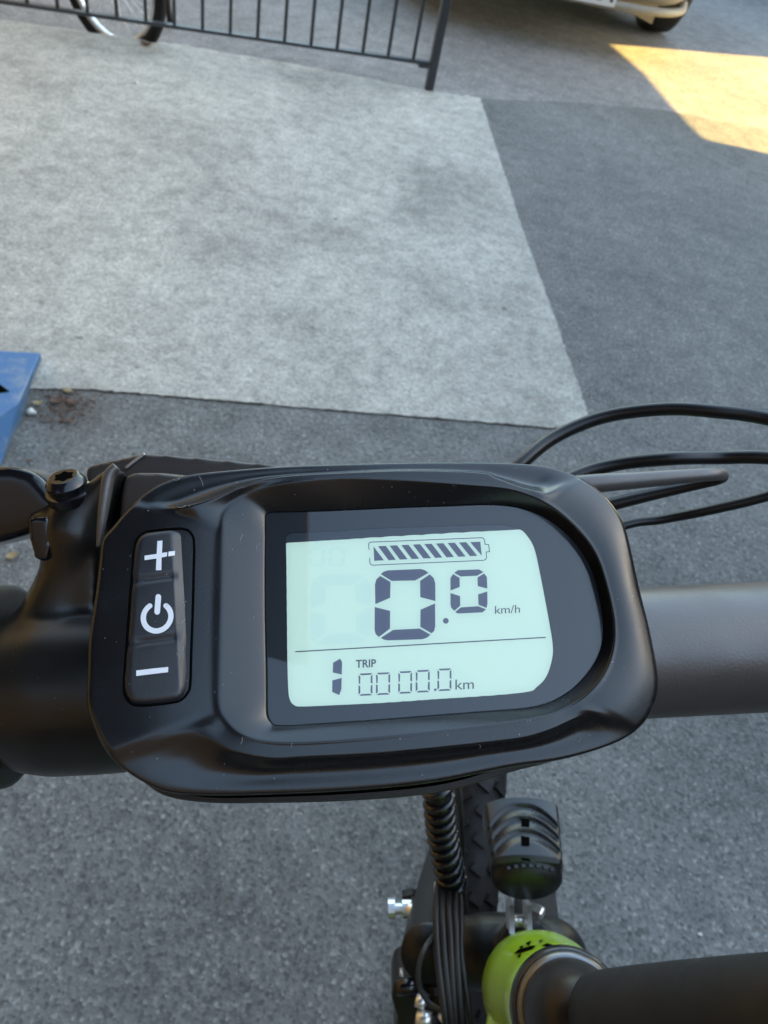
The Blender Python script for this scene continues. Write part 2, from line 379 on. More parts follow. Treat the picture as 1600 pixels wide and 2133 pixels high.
# ------------------------------------------------------------------ railing
pb = G(893, 188); steel = speckle(mat('grey_black_railing_paint', (.045, .048, .052), .45), (.045, .048, .052), .45, .3, 400)
rail = empty('railing', tuple(pb), 'dark steel railing with thin upright bars on the slab edge', 'railing')
ZR = .105; a = G(0, 2, ZR); c = np.array([pb[0], pb[1], ZR]); dr = (a-c); ln = np.linalg.norm(dr); dr /= ln
nr = np.array([-dr[1], dr[0], 0]); Zu = np.array([0, 0, 1.])
def post(p, h): 
    V, Fc = box_m(p+Zu*h/2, dr*.0175, nr*.0175, Zu*h/2); return bevel(add('post', V, Fc, steel, rail, smooth=False), .003, 2)
post(pb, 1.05); post(pb+dr*(ln+1.0), 1.05)
for z in (ZR, 1.0):
    V, Fc = box_m(pb+dr*(ln+1)/2+Zu*z, dr*((ln+1)/2-.02), nr*.0135, Zu*.006)
    add('rail', V, Fc, steel, rail, smooth=False)
V, Fc = box_m(np.zeros(3), dr*.0065, nr*.0065, Zu*(1.0-ZR)/2)
base = add('bar', np.array(V)+pb, Fc, steel, rail, smooth=False)
nb = 23; sp = ln/15.75
base.location = Vector(dr*sp*.85+Zu*(ZR+(1-ZR)/2))
for i in range(1, nb):
    o = base.copy(); S.collection.objects.link(o); o.location = Vector(dr*sp*(.85+i)+Zu*(ZR+(1-ZR)/2))
V, Fc = box_m(pb+dr*.045+Zu*(ZR-.012), dr*.02, nr*.016, Zu*.006); add('rail_bracket', V, Fc, steel, rail, smooth=False)

# ------------------------------------------------------------------ parked small bicycle behind the railing
def wheel(root, name, c, hd, R, r, rimm, tyrem, spokes=28, rimw=.010, tread=None, lean=0.0):
    """c centre, hd heading; returns wheel empty-less part with sub-parts"""
    c = np.array(c, float); hd = np.array(hd, float); hd /= np.linalg.norm(hd)
    sd_ = np.cross(hd, Zu); upv = Zu*math.cos(lean)-sd_*math.sin(lean); ax = np.cross(hd, upv)
    def ring(rad, tr, seg=12, n=72, sx=1.0, sy=1.0):
        V, Fc = [], []
        for i in range(n):
            a = 2*math.pi*i/n; e = hd*math.cos(a)+upv*math.sin(a)
            for k_ in range(seg):
                b = 2*math.pi*k_/seg; V.append(c+e*(rad+tr*sy*math.cos(b))+ax*tr*sx*math.sin(b))
        for i in range(n):
            j = (i+1) % n
            for k_ in range(seg): l = (k_+1) % seg; Fc.append((i*seg+k_, i*seg+l, j*seg+l, j*seg+k_))
        return V, Fc
    V, Fc = lathe_m(c-ax*.045, ax, [(0, .004), (0, .009), (.02, .009), (.021, .022), (.03, .022), (.031, .014), (.06, .014), (.061, .022), (.07, .022), (.071, .009), (.09, .009), (.09, .004)], 20)
    hub = add(name, V, Fc, MT['alu'], root)                      # the hub carries rim, tyre and spokes
    V, Fc = ring(R-2*r-.006, rimw, 10, 72, 1.15, .9); add('rim', V, Fc, rimm, hub)
    V, Fc = ring(R-r, r, 14, 96); add('tyre', V, Fc, tyrem, hub)
    parts = []
    for i in range(spokes):
        a = 2*math.pi*i/spokes; s = .022 if i % 2 else -.022
        e = hd*math.cos(a)+upv*math.sin(a); e2 = hd*math.cos(a+.55*(1 if i % 4 < 2 else -1))+upv*math.sin(a+.55*(1 if i % 4 < 2 else -1))
        parts.append(tube_m([c+e2*.02+ax*s, c+e*(R-2*r-.01)], .0011, 5, smooth=False))
    V, Fc = joinm(parts); add('spokes', V, Fc, MT['chrome'], hub)
    if tread:
        parts = []
        for i in range(tread):
            for s in (-1, 1):
                a = 2*math.pi*(i+.25*s)/tread; e = hd*math.cos(a)+upv*math.sin(a); tt = -hd*math.sin(a)+upv*math.cos(a)
                for (b, wd, sk) in ((.30, .0046, .6), (.85, .0040, .5)):
                    rad = e*math.cos(b)+ax*s*math.sin(b); tan = -e*math.sin(b)+ax*s*math.cos(b)
                    q = c+e*(R-r)+rad*(r+.0006)
                    dd = tan+tt*sk; dd /= np.linalg.norm(dd); d2 = np.cross(rad, dd)
                    parts.append(box_m(q, dd*.0050, d2*.0024, rad*.0016))
        V, Fc = joinm(parts); add('tread', V, Fc, tyrem, hub, smooth=False)
    return hub
pw = G(245, 112, LOW); hd = np.array([.95, -.31, 0]); hd /= np.linalg.norm(hd); R_ = .262
pc = pw+Zu*R_
bk = empty('parked_bicycle', tuple(pw), 'small parked bicycle with a silver rim behind the railing', 'bicycle')
silver = mat('brushed_silver_rim', (.72, .73, .74), .3, metal=.85)
wheel(bk, 'front_wheel', pc, hd, R_, .023, silver, MT['tyre'], 28, .014)
bh = -hd; rear = pc+bh*.86
wheel(bk, 'rear_wheel', rear, hd, R_, .023, silver, MT['tyre'], 28, .014)
sx_ = np.cross(hd, Zu)
hdt = pc+bh*.16+Zu*.42
V, Fc = joinm([tube_m([pc+sx_*s*.052, pc+sx_*s*.05+bh*.10+Zu*.27, hdt-Zu*.10], .010, 10) for s in (-1, 1)]); add('fork', V, Fc, MT['black'], bk)
V, Fc = joinm([tube_m([hdt-Zu*.09, hdt+Zu*.05+bh*.02], .019, 12), tube_m([hdt-Zu*.03, rear-bh*.36+Zu*.08], .018, 12),
    tube_m([rear-bh*.36+Zu*.06, rear-bh*.26+Zu*.46], .016, 12), tube_m([rear-bh*.36+Zu*.08, rear+sx_*.05], .009, 8), tube_m([rear-bh*.36+Zu*.08, rear-sx_*.05], .009, 8)])
add('frame', V, Fc, MT['gloss'], bk)
V, Fc = tube_m([hdt+bh*.03+Zu*.25-sx_*.27, hdt+bh*.02+Zu*.27-sx_*.12, hdt+bh*.01+Zu*.25, hdt+bh*.02+Zu*.27+sx_*.12, hdt+bh*.03+Zu*.25+sx_*.27], .011, 10); add('handlebar', V, Fc, MT['black'], bk)
V, Fc = tube_m([hdt, hdt+bh*.01+Zu*.25], .012, 10); add('stem', V, Fc, MT['alu'], bk)
V, Fc = tube_m([rear-bh*.36+Zu*.50, rear-bh*.28+Zu*.51, rear-bh*.18+Zu*.52, rear-bh*.12+Zu*.53], [.02, .035, .06, .05], 12); add('saddle', V, Fc, MT['black'], bk)
# a spoke guard / stand that shows dark at the right of the wheel
V, Fc = tube_m([G(352, 55, LOW)+Zu*.28, G(352, 60, LOW)+Zu*.10, G(357, 62, LOW)+Zu*.03], [.010, .012, .02], 10); add('kickstand', V, Fc, MT['black'], bk)

# ------------------------------------------------------------------ parked car
cl = np.array([.980, .200, 0]); cl /= np.linalg.norm(cl); cf = np.array([cl[1], -cl[0], 0])   # lateral, forward (towards the camera)
cc = np.array([.24, 4.66, 0.0]) + np.array([0, 0, 0])
def CP(l, bck, z): return cc+cl*l-cf*bck+Zu*z
car = empty('parked_car', tuple(cc), 'beige parked car with a white number plate at the top of the yard', 'car')
paint = mat('beige_metallic_paint', (.27, .255, .215), .55)
trim = mat('car_black_plastic', (.03, .03, .032), .6)
# body as lofted cross sections along the length: (distance back, half width, bottom, waist height, roof height, roof half width)
secs = [(0.00, .50, .29, .44, .45, .30), (.03, .62, .255, .56, .58, .40), (.10, .70, .25, .64, .67, .55), (.28, .79, .25, .72, .76, .62), (.60, .86, .25, .78, .84, .66), (1.05, .87, .19, .84, .93, .68),
        (1.6, .87, .19, .88, 1.30, .60), (2.1, .87, .19, .90, 1.46, .60), (3.0, .87, .20, .92, 1.45, .60), (3.6, .86, .22, .92, 1.25, .60), (4.0, .80, .28, .85, .95, .55), (4.12, .7, .32, .75, .8, .5)]
V, Fc = [], []
for (s, hw, zb, zw, zr, rw) in secs:
    ring = [(-rw, zr), (-hw*.97, zw), (-hw, (zw+zb)/2), (-hw*.97, zb+.05), (-hw*.86, zb), (0, zb), (hw*.86, zb), (hw*.97, zb+.05), (hw, (zw+zb)/2), (hw*.97, zw), (rw, zr), (0, zr+.02)]
    V += [CP(l, s, z) for l, z in ring]
n = 12
for i in range(len(secs)-1):
    for j in range(n): jj = (j+1) % n; Fc.append((i*n+j, i*n+jj, (i+1)*n+jj, (i+1)*n+j))
Fc += [tuple(range(n)), tuple((len(secs)-1)*n+j for j in range(n))]
body = add('body', V, Fc, paint, car)
sb = body.modifiers.new('sub', 'SUBSURF'); sb.levels = 2; sb.render_levels = 2
# lower bumper lip
path = [CP(-.76, .34, .24), CP(-.66, .12, .245), CP(-.45, .0, .248), CP(0, -.03, .25), CP(.45, .0, .248), CP(.66, .12, .245), CP(.76, .34, .24)]
V, Fc = tube_m(path, .020, 10); add('bumper', V, Fc, paint, car)
V, Fc = box_m(CP(0, -.045, .30), cl*.26, -cf*.006, Zu*.056); pl = add('number_plate', V, Fc, mat('white_plate', (.8, .8, .77), .4), car, smooth=False)
for l in (-.79, .79):
    for s_ in (.80, 3.30):
        c = CP(l, s_, .29); V, Fc = lathe_m(c-cl*.095, cl, [(0, .16), (0, .255), (.02, .285), (.05, .29), (.14, .29), (.17, .285), (.19, .255), (.19, .16)], 40)
        wh = add('wheel', V, Fc, MT['tyre'], car)
        V, Fc = lathe_m(c-cl*.085, cl, [(0, .02), (0, .18), (.01, .19), (.16, .19), (.17, .18), (.17, .02)], 30); add('rim', V, Fc, MT['alu'], wh)
for l in (-.62, .62):
    V, Fc = box_m(CP(l, .06, .60), cl*.13, -cf*.04, Zu*.05); hl = bevel(add('headlight', V, Fc, MT['lens'], car), .02)
V, Fc = box_m(CP(0, -.005, .54), cl*.36, -cf*.02, Zu*.05); bevel(add('grille', V, Fc, trim, car), .01)
for s_, (z0_, z1_), b0, b1 in (('windscreen', (.95, 1.40), 1.05, 1.85),):
    V = [CP(-.66, b0+.04, z0_+.02), CP(.66, b0+.04, z0_+.02), CP(.56, b1+.04, z1_+.04), CP(-.56, b1+.04, z1_+.04)]
    add('windscreen', V+[v-Zu*.01 for v in V], [(0, 1, 2, 3), (4, 5, 6, 7), (0, 1, 5, 4), (1, 2, 6, 5), (2, 3, 7, 6), (3, 0, 4, 7)], MT['gloss'], car, smooth=False)
# pale splash guard under the bumper
V, Fc = prism_m([CP(.02, .40, .245), CP(.665, .45, .245), CP(.665, .45, .10), CP(.45, .45, .15)], [CP(.02, .42, .245), CP(.665, .47, .245), CP(.665, .47, .10), CP(.45, .47, .15)]); add('splash_guard', V, Fc, paint, car, smooth=False)
# second car, only the foot of its tyre and sill reach the picture
c2 = empty('parked_car', tuple(G(1660, 0)), 'dark parked car just beyond the top right corner of the yard', 'car')
b2 = G(1640, -4); l2 = np.array([.93, .36, 0]); f2 = np.array([.36, -.93, 0])
def CQ(l, bck, z): return b2+l2*l-f2*bck+Zu*z
V, Fc = [], []
for (s, hw, zb, zw, zr, rw) in secs:
    ring = [(-rw, zr), (-hw*.97, zw), (-hw, (zw+zb)/2), (-hw*.97, zb+.05), (-hw*.86, zb), (0, zb), (hw*.86, zb), (hw*.97, zb+.05), (hw, (zw+zb)/2), (hw*.97, zw), (rw, zr), (0, zr+.02)]
    V += [CQ(l+.72, s, z) for l, z in ring]
Fc = [(i*n+j, i*n+(j+1) % n, (i+1)*n+(j+1) % n, (i+1)*n+j) for i in range(len(secs)-1) for j in range(n)]+[tuple(range(n)), tuple((len(secs)-1)*n+j for j in range(n))]
bb = add('body', V, Fc, mat('dark_grey_paint', (.05, .055, .06), .35, coat=.6), c2); sb = bb.modifiers.new('sub', 'SUBSURF'); sb.levels = 2; sb.render_levels = 2
for l in (0, 1.44):
    for s_ in (.75, 3.3):
        V, Fc = lathe_m(CQ(l-.1, s_, .29), l2, [(0, .16), (0, .255), (.02, .285), (.05, .29), (.14, .29), (.17, .285), (.19, .255), (.19, .16)], 36); add('wheel', V, Fc, MT['tyre'], c2)

# ------------------------------------------------------------------ text helper
def text_mesh(s, bold=0.0, thin=1.0):
    cu = bpy.data.curves.new('t', 'FONT'); cu.body = s; cu.offset = bold; cu.resolution_u = 4
    o = bpy.data.objects.new('t', cu); S.collection.objects.link(o)
    dg = bpy.context.evaluated_depsgraph_get(); me = bpy.data.meshes.new_from_object(o.evaluated_get(dg))
    V = np.array([tuple(v.co) for v in me.vertices]); Fc = [tuple(p.vertices) for p in me.polygons]
    bpy.data.objects.remove(o); bpy.data.curves.remove(cu); bpy.data.meshes.remove(me)
    x0, x1 = V[:, 0].min(), V[:, 0].max(); y0, y1 = V[:, 1].min(), V[:, 1].max()
    U = np.stack([(V[:, 0]-x0)/(x1-x0), (V[:, 1]-y0)/(y1-y0)], 1)
    return U, Fc
U, Fc = text_mesh('001', .01)
pc0 = CP(.075, -.0525, .262)
add('plate_number', [pc0+cl*u_*.17+Zu*v_*.076 for u_, v_ in U], Fc, trim, car, smooth=False)

# ------------------------------------------------------------------ blue plastic base at the left edge
blue = mat('scuffed_blue_plastic', (.05, .15, .36), .5); b = blue.node_tree.nodes['Principled BSDF']; p = coords(blue)
nn_ = N(blue, 'ShaderNodeTexNoise', i_Scale=22.0, i_Detail=6.0, i_Roughness=.7); K(blue, p, nn_.inputs['Vector'])
K(blue, mixc(blue, (.06, .17, .36), (.26, .31, .35), ramp(blue, nn_.outputs[0], [(.5, 0.0), (.72, .8)])), b.inputs['Base Color'])
Zt = .075
tp = [G(86, 735, Zt), G(60, 792, Zt), G(38, 842, Zt), G(-10, 872, Zt), G(-260, 905, Zt), G(-300, 715, Zt)]
bt = [G(88, 746, .004), G(64, 806, .004), G(45, 872, .004), G(4, 968, .004), G(-260, 1230, .004), G(-300, 725, .004)]
bb_ = empty('ramp_block', tuple(G(-100, 800)), 'scuffed blue plastic block with a sloping side at the left edge', 'ramp')
V, Fc = prism_m(tp, bt); bevel(add('block', V, Fc, blue, bb_, smooth=False), .004, 2)
V, Fc = prism_m([G(-14, 790, Zt+.0015), G(20, 815, Zt+.0015), G(-14, 820, Zt+.0015)], [G(-14, 790, Zt-.02), G(20, 815, Zt-.02), G(-14, 820, Zt-.02)])
add('slot_shade', V, Fc, MT['void'], bb_, smooth=False)  # solid black prism stands in for the shade inside a hole

# ------------------------------------------------------------------ litter on the ground
def stone(name, x, y, r, m, label, cat, fl=.6, group=None, z=.0):
    bm = bmesh.new(); bmesh.ops.create_icosphere(bm, subdivisions=2, radius=1)
    for v in bm.verts: v.co *= 1+.25*math.sin(5*v.co.x+x)+.12*math.sin(9*v.co.y+y)
    q = G(x, y, z); V = [q+np.array([v.co.x*r, v.co.y*r*.8, (v.co.z+.85)*r*fl]) for v in bm.verts]; Fc = [tuple(v.index for v in f.verts) for f in bm.faces]; bm.free()
    return tag(add(name, V, Fc, m), label, cat, group or 'pebbles lying on the ground')
pale = mat('pale_pebble', (.62, .64, .60), .7); tan_ = mat('dry_leaf_tan', (.30, .23, .12), .8); brown = mat('brown_leaf', (.12, .07, .045), .85)
stone('pebble', 65, 862, .011, pale, 'pale oval pebble lying beside the blue block', 'pebble')
stone('pebble', 143, 772, .0035, pale, 'tiny white pebble on the concrete right of the blue block', 'pebble')
stone('pebble', 283, 176, .010, pale, 'small white chip on the far part of the pale concrete', 'pebble')
stone('pebble', 1458, 1948, .0035, pale, 'small white chip on dark asphalt right of the green head tube', 'pebble')
def leaf(x, y, l_, ang, m, label, curl=.4):
    q = G(x, y, .004); V, Fc = [], []; nn = 8
    for i in range(nn+1):
        s = i/nn; wd = math.sin(math.pi*s)**.7*.38*l_*(.9+.1*math.sin(9*s)); z = .002+curl*l_*(s-.5)**2*2
        for j in (-1, 0, 1):
            a_, b_ = (s-.5)*l_, j*wd
            V.append(q+np.array([a_*math.cos(ang)-b_*math.sin(ang), a_*math.sin(ang)+b_*math.cos(ang), z+.25*abs(b_)]))
    for i in range(nn):
        for j in (0, 1): a_ = i*3+j; Fc.append((a_, a_+1, a_+4, a_+3))
    o = add('dry_leaf', V, Fc, m); s_ = o.modifiers.new('thick', 'SOLIDIFY'); s_.thickness = .0006
    return tag(o, label, 'leaf', 'dry leaves on the ground')
leaf(80, 842, .022, .4, tan_, 'curled tan leaf just above the pale oval pebble')
leaf(142, 816, .022, -.2, tan_, 'flat tan leaf on the joint between concrete and dark asphalt')
leaf(118, 836, .030, 1.0, brown, 'brown leaf between the two tan leaves'), leaf(152, 840, .026, .2, brown, 'reddish brown leaf right of the tan leaves')
leaf(128, 876, .014, .8, brown, 'small brown leaf scrap left of its twin below the leaf pile'), leaf(147, 881, .016, -.5, brown, 'small brown leaf scrap right of its twin below the leaf pile')
leaf(25, 1160, .022, .9, tan_, 'pale leaf scrap under the brake lever')
leaf(62, 962, .012, .2, brown, 'brown leaf scrap just above the brake lever')
leaf(304, 94, .045, .1, brown, 'dark leaf at the slab edge below the bicycle wheel')
parts = []                                           # loose grit, beyond counting
soil_m = mat('grit', (.33, .32, .30), .9)
for i in range(900):
    x, y = rng.uniform(-50, 1650), rng.uniform(120, 2300)
    q = G(x, y, .004 if y < 850 else 0); r = rng.uniform(.0007, .0022)
    e = rng.normal(size=(3, 3)); e, _ = np.linalg.qr(e)
    V8 = [q+np.array([0, 0, r*.6])+(e[0]*sx*r+e[1]*sy*r*.8+e[2]*sz*r*.7) for sx, sy, sz in ((1, 0, 0), (-1, 0, 0), (0, 1, 0), (0, -1, 0), (0, 0, 1), (0, 0, -1))]
    parts.append((V8, [(0, 2, 4), (2, 1, 4), (1, 3, 4), (3, 0, 4), (2, 0, 5), (1, 2, 5), (3, 1, 5), (0, 3, 5)]))
V, Fc = joinm(parts); tag(add('grit', V, Fc, soil_m, smooth=False), 'loose pale grit scattered over the asphalt and concrete', 'grit', kind='stuff')
parts = []
for i in range(260):
    x, y = rng.normal(132, 34), rng.normal(843, 22)
    if x < 75: continue
    q = G(x, y, .001); r = rng.uniform(.001, .004); a_ = rng.uniform(0, 6.28)
    d1 = np.array([math.cos(a_), math.sin(a_), .15])*r; d2 = np.array([-math.sin(a_), math.cos(a_), .2])*r*.4
    parts.append(box_m(q+Zu*r*.3, d1, d2, Zu*.0003))
V, Fc = joinm(parts); tag(add('leaf_crumbs', V, Fc, brown, smooth=False), 'brown leaf crumbs gathered at the concrete joint', 'leaf litter', kind='stuff')

# ================================================================== THE BICYCLE
gb = G(975, 1870); wx = .107
bike = empty('electric_bicycle', (wx, .28, 0), 'black electric bicycle with lime green head tube, seen from the saddle', 'bicycle')

# ---------------- display: casing lofted through traced loops
C0 = L(900, 1280)
def polar(pts, dens=8):
    q = np.array([[*L(x, y, h*1e-3), h*1e-3] for x, y, h in pts]); q = catmull(q, dens, True)
    th = np.unwrap(np.arctan2(q[:, 1]-C0[1], q[:, 0]-C0[0])); r = np.hypot(q[:, 0]-C0[0], q[:, 1]-C0[1])
    if th[-1] < th[0]: th, r, q = th[::-1], r[::-1], q[::-1]
    th = th % (2*math.pi); o = np.argsort(th); th, r, h = th[o], r[o], q[o, 2]
    return np.concatenate([th-2*math.pi, th, th+2*math.pi]), np.tile(r, 3), np.tile(h, 3)
NA = 1080; TH = np.linspace(0, 2*math.pi, NA, endpoint=False)
def gsm(a, deg):
    sg = deg/360*NA; kk = np.arange(-int(3*sg)-1, int(3*sg)+2); g_ = np.exp(-.5*(kk/sg)**2); g_ /= g_.sum()
    return np.convolve(np.concatenate([a[-len(kk):], a, a[:len(kk)]]), g_, 'same')[len(kk):-len(kk)]
def loop(pts, dens=8, sg_=4.5):
    a, r, h = polar(pts, dens); r = np.interp(TH, a, r); h = gsm(np.interp(TH, a, h), 3)
    wgt = np.clip((np.cos(TH)-.25)/.25, 0, 1)             # the round right-hand side is faired more
    return gsm(r, .5)*(1-wgt)+gsm(r, sg_)*wgt, h
Gp = [(556, 1073), (555, 1180), (556, 1300), (558, 1400), (559, 1484), (566, 1500), (584, 1510), (725, 1502), (894, 1489), (1062, 1475), (1130, 1467), (1186, 1439), (1225, 1399), (1254, 1349), (1256, 1304), (1248, 1242), (1231, 1180), (1197, 1129), (1147, 1084), (1096, 1062), (1040, 1053), (894, 1056), (725, 1063), (640, 1066), (567, 1068)]
L0 = loop([(x, y, 0) for x, y in Gp])
L1p = [(466, 1070), (497, 1039), (544, 1017), (606, 1004), (700, 995), (800, 997), (900, 1003), (1000, 1012), (1075, 1021), (1150, 1055), (1206, 1107), (1240, 1149), (1264, 1225), (1279, 1292), (1280, 1337), (1266, 1392), (1240, 1430), (1200, 1466), (1150, 1488), (1062, 1505), (950, 1521), (781, 1538), (640, 1548), (556, 1546), (500, 1530), (470, 1503), (458, 1470), (458, 1400), (460, 1300), (462, 1200), (463, 1110)]
def h1(x, y):
    if x < 480: return 1.8
    if y > 1430 or (x < 560 and y > 1400): return 2.3
    if x > 1100: return 3.0
    return 3.4 if x > 600 else 1.8+1.6*(x-480)/120
L1 = loop([(x, y, h1(x, y)) for x, y in L1p])
O3 = [(212, 1123, 1.4), (234, 1098, 1.3), (262, 1064, 1.1), (303, 1026, 1.0), (341, 1004, .6), (387, 990, .3), (450, 982, .2), (575, 972, .2), (700, 967, .2), (860, 963, .2), (1000, 963, .2), (1075, 965, .2), (1131, 970, .2), (1169, 979, .3), (1206, 993, .5), (1244, 1017, .8), (1277, 1051, 1.4), (1300, 1090, 1.6), (1316, 1150, 1.8), (1332, 1225, 1.8), (1355, 1315, 1.8), (1371, 1405, 1.6), (1369, 1450, 1.3), (1343, 1506, .7), (1287, 1545, .1), (1175, 1580, -.3), (1062, 1597, -.5), (900, 1629, -.8), (725, 1646, -.9), (550, 1654, -.9), (450, 1656, -.8), (375, 1653, -.4), (331, 1644, 0), (287, 1622, .5), (244, 1591, 1.0), (215, 1556, 1.2), (192, 1505, 1.4), (180, 1462, 1.4), (182, 1400, 1.4), (184, 1340, 1.4), (191, 1290, 1.4), (200, 1230, 1.4), (207, 1170, 1.4)]
L3 = loop(O3, 8, 1.8)
crT = [(302, 1036), (308, 1050), (325, 1056), (387, 1053), (434, 1041), (481, 1022), (528, 1004), (575, 994), (637, 988), (700, 985), (850, 980), (1000, 984), (1037, 996), (1094, 1017), (1142, 1025), (1169, 1020), (1192, 1008)]
crB = [(1276, 1487), (1248, 1484), (1203, 1495), (1147, 1520), (1090, 1537), (1006, 1548), (894, 1560), (781, 1570), (640, 1577), (560, 1580), (484, 1564), (441, 1541), (397, 1529), (331, 1533), (290, 1553), (266, 1578)]
def inset(th0, th1, px): pass
L2r, L2h = L3[0]-.0007, L3[1]+.0006
def arc(pts, h):
    q = catmull(np.array([[*L(x, y, h)] for x, y in pts]), 8)
    th = np.arctan2(q[:, 1]-C0[1], q[:, 0]-C0[0]) % (2*math.pi); o = np.argsort(th)
    return th[o], np.hypot(q[:, 0]-C0[0], q[:, 1]-C0[1])[o]
scoop = np.zeros(NA)
for pts, h in ((crT, .0034), (crB, .0021)):
    th, r = arc(pts, h); m = (TH > th[0]) & (TH < th[-1])
    rr = np.interp(TH, th, r); fl = .10 if h < .003 else .05; fr_ = .16
    right, left = ((TH-th[0])/fr_, (th[-1]-TH)/fl) if h > .003 else ((th[-1]-TH)/fr_, (TH-th[0])/fl)
    e = np.clip(np.minimum(right, left), 0, 1); e = e*e*(3-2*e); e = np.where(m, e, 0)
    er = np.clip(np.minimum(right*2.5, left*2.5), 0, 1); er = np.where(m, er, 0)
    L2r = L2r*(1-er)+rr*er; lin = L1[1]+(L3[1]-L1[1])*np.clip((L2r-L1[0])/(L3[0]-L1[0]), 0, 1)
    L2h = np.where(m, lin+(h-lin)*e+.0002*(1-e), L2h); scoop = np.maximum(scoop, e)
L2r = np.maximum(L2r, L1[0]+.0004); L2r = np.minimum(L2r, L3[0]-.0004)
NR = 150; V = []; Fc = []
grid = np.zeros((NA, NR, 3))
for i in range(NA):
    r0, r1, r2, r3 = L0[0][i], L1[0][i], L2r[i], L3[0][i]; h0, h1, h2, h3 = -.0002, L1[1][i], L2h[i], L3[1][i]
    P = [(r0+.00012, -.0006), (r0+.00012, .0)]
    P += [(r0+.00025+(r1-r0-.00025)*t, h0+.0002+(h1-h0)*(t**.9)) for t in np.linspace(0, 1, 20)]
    cr = .0005*(1-scoop[i])
    P += [(r1+(r2-r1)*t, h1+(h2-h1)*t+cr*math.sin(math.pi*t)) for t in np.linspace(0, 1, 16)[1:]]
    wd = r3-r2; cc_ = .55*scoop[i]*min(1, wd/.004)
    P += [(r2+wd*t, h2+(h3-h2)*(t+cc_*math.sin(math.pi*t)*(1-t)*1.6)) for t in np.linspace(0, 1, 22)[1:]]
    P += [(r3+.0001, h3-.0009), (r3+.00005, -.0035), (r3-.0001, -.0058)]
    P = np.array(P); s = np.concatenate([[0], np.cumsum(np.hypot(*np.diff(P, axis=0).T))])
    u = np.linspace(0, s[-1], NR); rr = np.interp(u, s, P[:, 0]); hh = np.interp(u, s, P[:, 1])
    ds = u[1]; sg = max(1.0, .00026/ds); kk = np.arange(-int(3*sg), int(3*sg)+1); g_ = np.exp(-.5*(kk/sg)**2); g_ /= g_.sum(); pad = len(kk)//2
    def sm(a): 
        ap = np.concatenate([2*a[0]-a[pad:0:-1], a, 2*a[-1]-a[-2:-pad-2:-1]]); return np.convolve(ap, g_, 'valid')
    grid[i, :, 0] = sm(rr); grid[i, :, 1] = sm(hh)
# a light smoothing around the outline so facets of the traced loops do not show
for _ in range(6): grid[:, :, :2] = (np.roll(grid, 1, 0)+grid*2+np.roll(grid, -1, 0))[:, :, :2]/4
def rings(gr):
    n, m = gr.shape[:2]; V = []
    for i in range(n):
        c_, s_ = math.cos(TH[i]), math.sin(TH[i])
        for j in range(m): V.append(D(C0[0]+gr[i, j, 0]*c_, C0[1]+gr[i, j, 0]*s_, gr[i, j, 1]))
    Fc = [(i*m+j, ((i+1) % n)*m+j, ((i+1) % n)*m+j+1, i*m+j+1) for i in range(n) for j in range(m-1)]
    return V, Fc
V, Fc = rings(grid)
disp = add('display', V, Fc, MT['casing'], bike)
# lower shell
win = np.clip(np.minimum((TH-3.45)/.35, (5.62-TH)/.9), 0, 1); win = win*win*(3-2*win)
rs = grid[:, -1, 0]+.0019*win-.0002*(1-win)
pr = [(-.0012, -.0050), (-.0002, -.0054), (0, -.0060), (0, -.0072), (-.0002, -.0074), (0, -.0077), (-.0004, -.0105), (-.0020, -.0128), (-.006, -.0140)]
g2 = np.zeros((NA, len(pr), 3))
for j, (dr_, h) in enumerate(pr): g2[:, j, 0] = rs+dr_; g2[:, j, 1] = h
V, Fc = rings(g2); m_ = len(pr); Fc.append(tuple(i*m_+m_-1 for i in range(NA)))
add('rear_shell', V, Fc, MT['shell'], disp, autosmooth=40)

# screen mask with window, lcd, cover glass
def poly_local(pts, h, m, name, parent=disp, smooth=True, thick=0):
    q = [DP(x, y, h) for x, y in pts]
    if thick: V, Fc = prism_m(q, [p_-DN*thick for p_ in q])
    else: V, Fc = q, [tuple(range(len(q)))]
    return add(name, V, Fc, m, parent, smooth=False)
gpts = catmull(np.array(Gp, float), 5, True)
Wn = [(597, 1180), (598, 1281), (599, 1380), (601, 1440), (605, 1459), (613, 1468), (628, 1471), (700, 1468), (781, 1464), (900, 1456), (978, 1451), (1096, 1441), (1120, 1430), (1140, 1408), (1152, 1371), (1153, 1340), (1145, 1290), (1135, 1236), (1126, 1190), (1116, 1145), (1104, 1120), (1085, 1100), (1060, 1093), (1035, 1091), (880, 1096), (726, 1102), (722, 1104), (640, 1107), (608, 1108), (599, 1114), (596, 1126)]
wpts = catmull(np.array(Wn, float), 4, True)
# mask = outer loop bridged to window loop, sampled by angle about the window centre
cw_ = np.array(L(870, 1285)); TA = np.linspace(0, 2*math.pi, 720, endpoint=False)
def pol(pts):
    q = np.array([L(x, y) for x, y in pts])-cw_; th = np.arctan2(q[:, 1], q[:, 0]) % (2*math.pi); r = np.hypot(q[:, 0], q[:, 1]); o = np.argsort(th)
    th, r = th[o], r[o]; return np.interp(TA, np.concatenate([th-2*math.pi, th, th+2*math.pi]), np.tile(r, 3))
ri = pol(wpts)
gx_, gy_ = C0[0]+L0[0]*np.cos(TH)-cw_[0], C0[1]+L0[0]*np.sin(TH)-cw_[1]; ga = np.arctan2(gy_, gx_) % (2*math.pi); go = np.argsort(ga)
ro = np.interp(TA, np.concatenate([ga[go]-2*math.pi, ga[go], ga[go]+2*math.pi]), np.tile(np.hypot(gx_, gy_)[go], 3))
def ringv(r, h): return [D(cw_[0]+r[i]*math.cos(TA[i]), cw_[1]+r[i]*math.sin(TA[i]), h) for i in range(720)]
V = ringv(ro+.0001, -.0004)+ringv(ri, -.0004)+ringv(ri, -.00055)
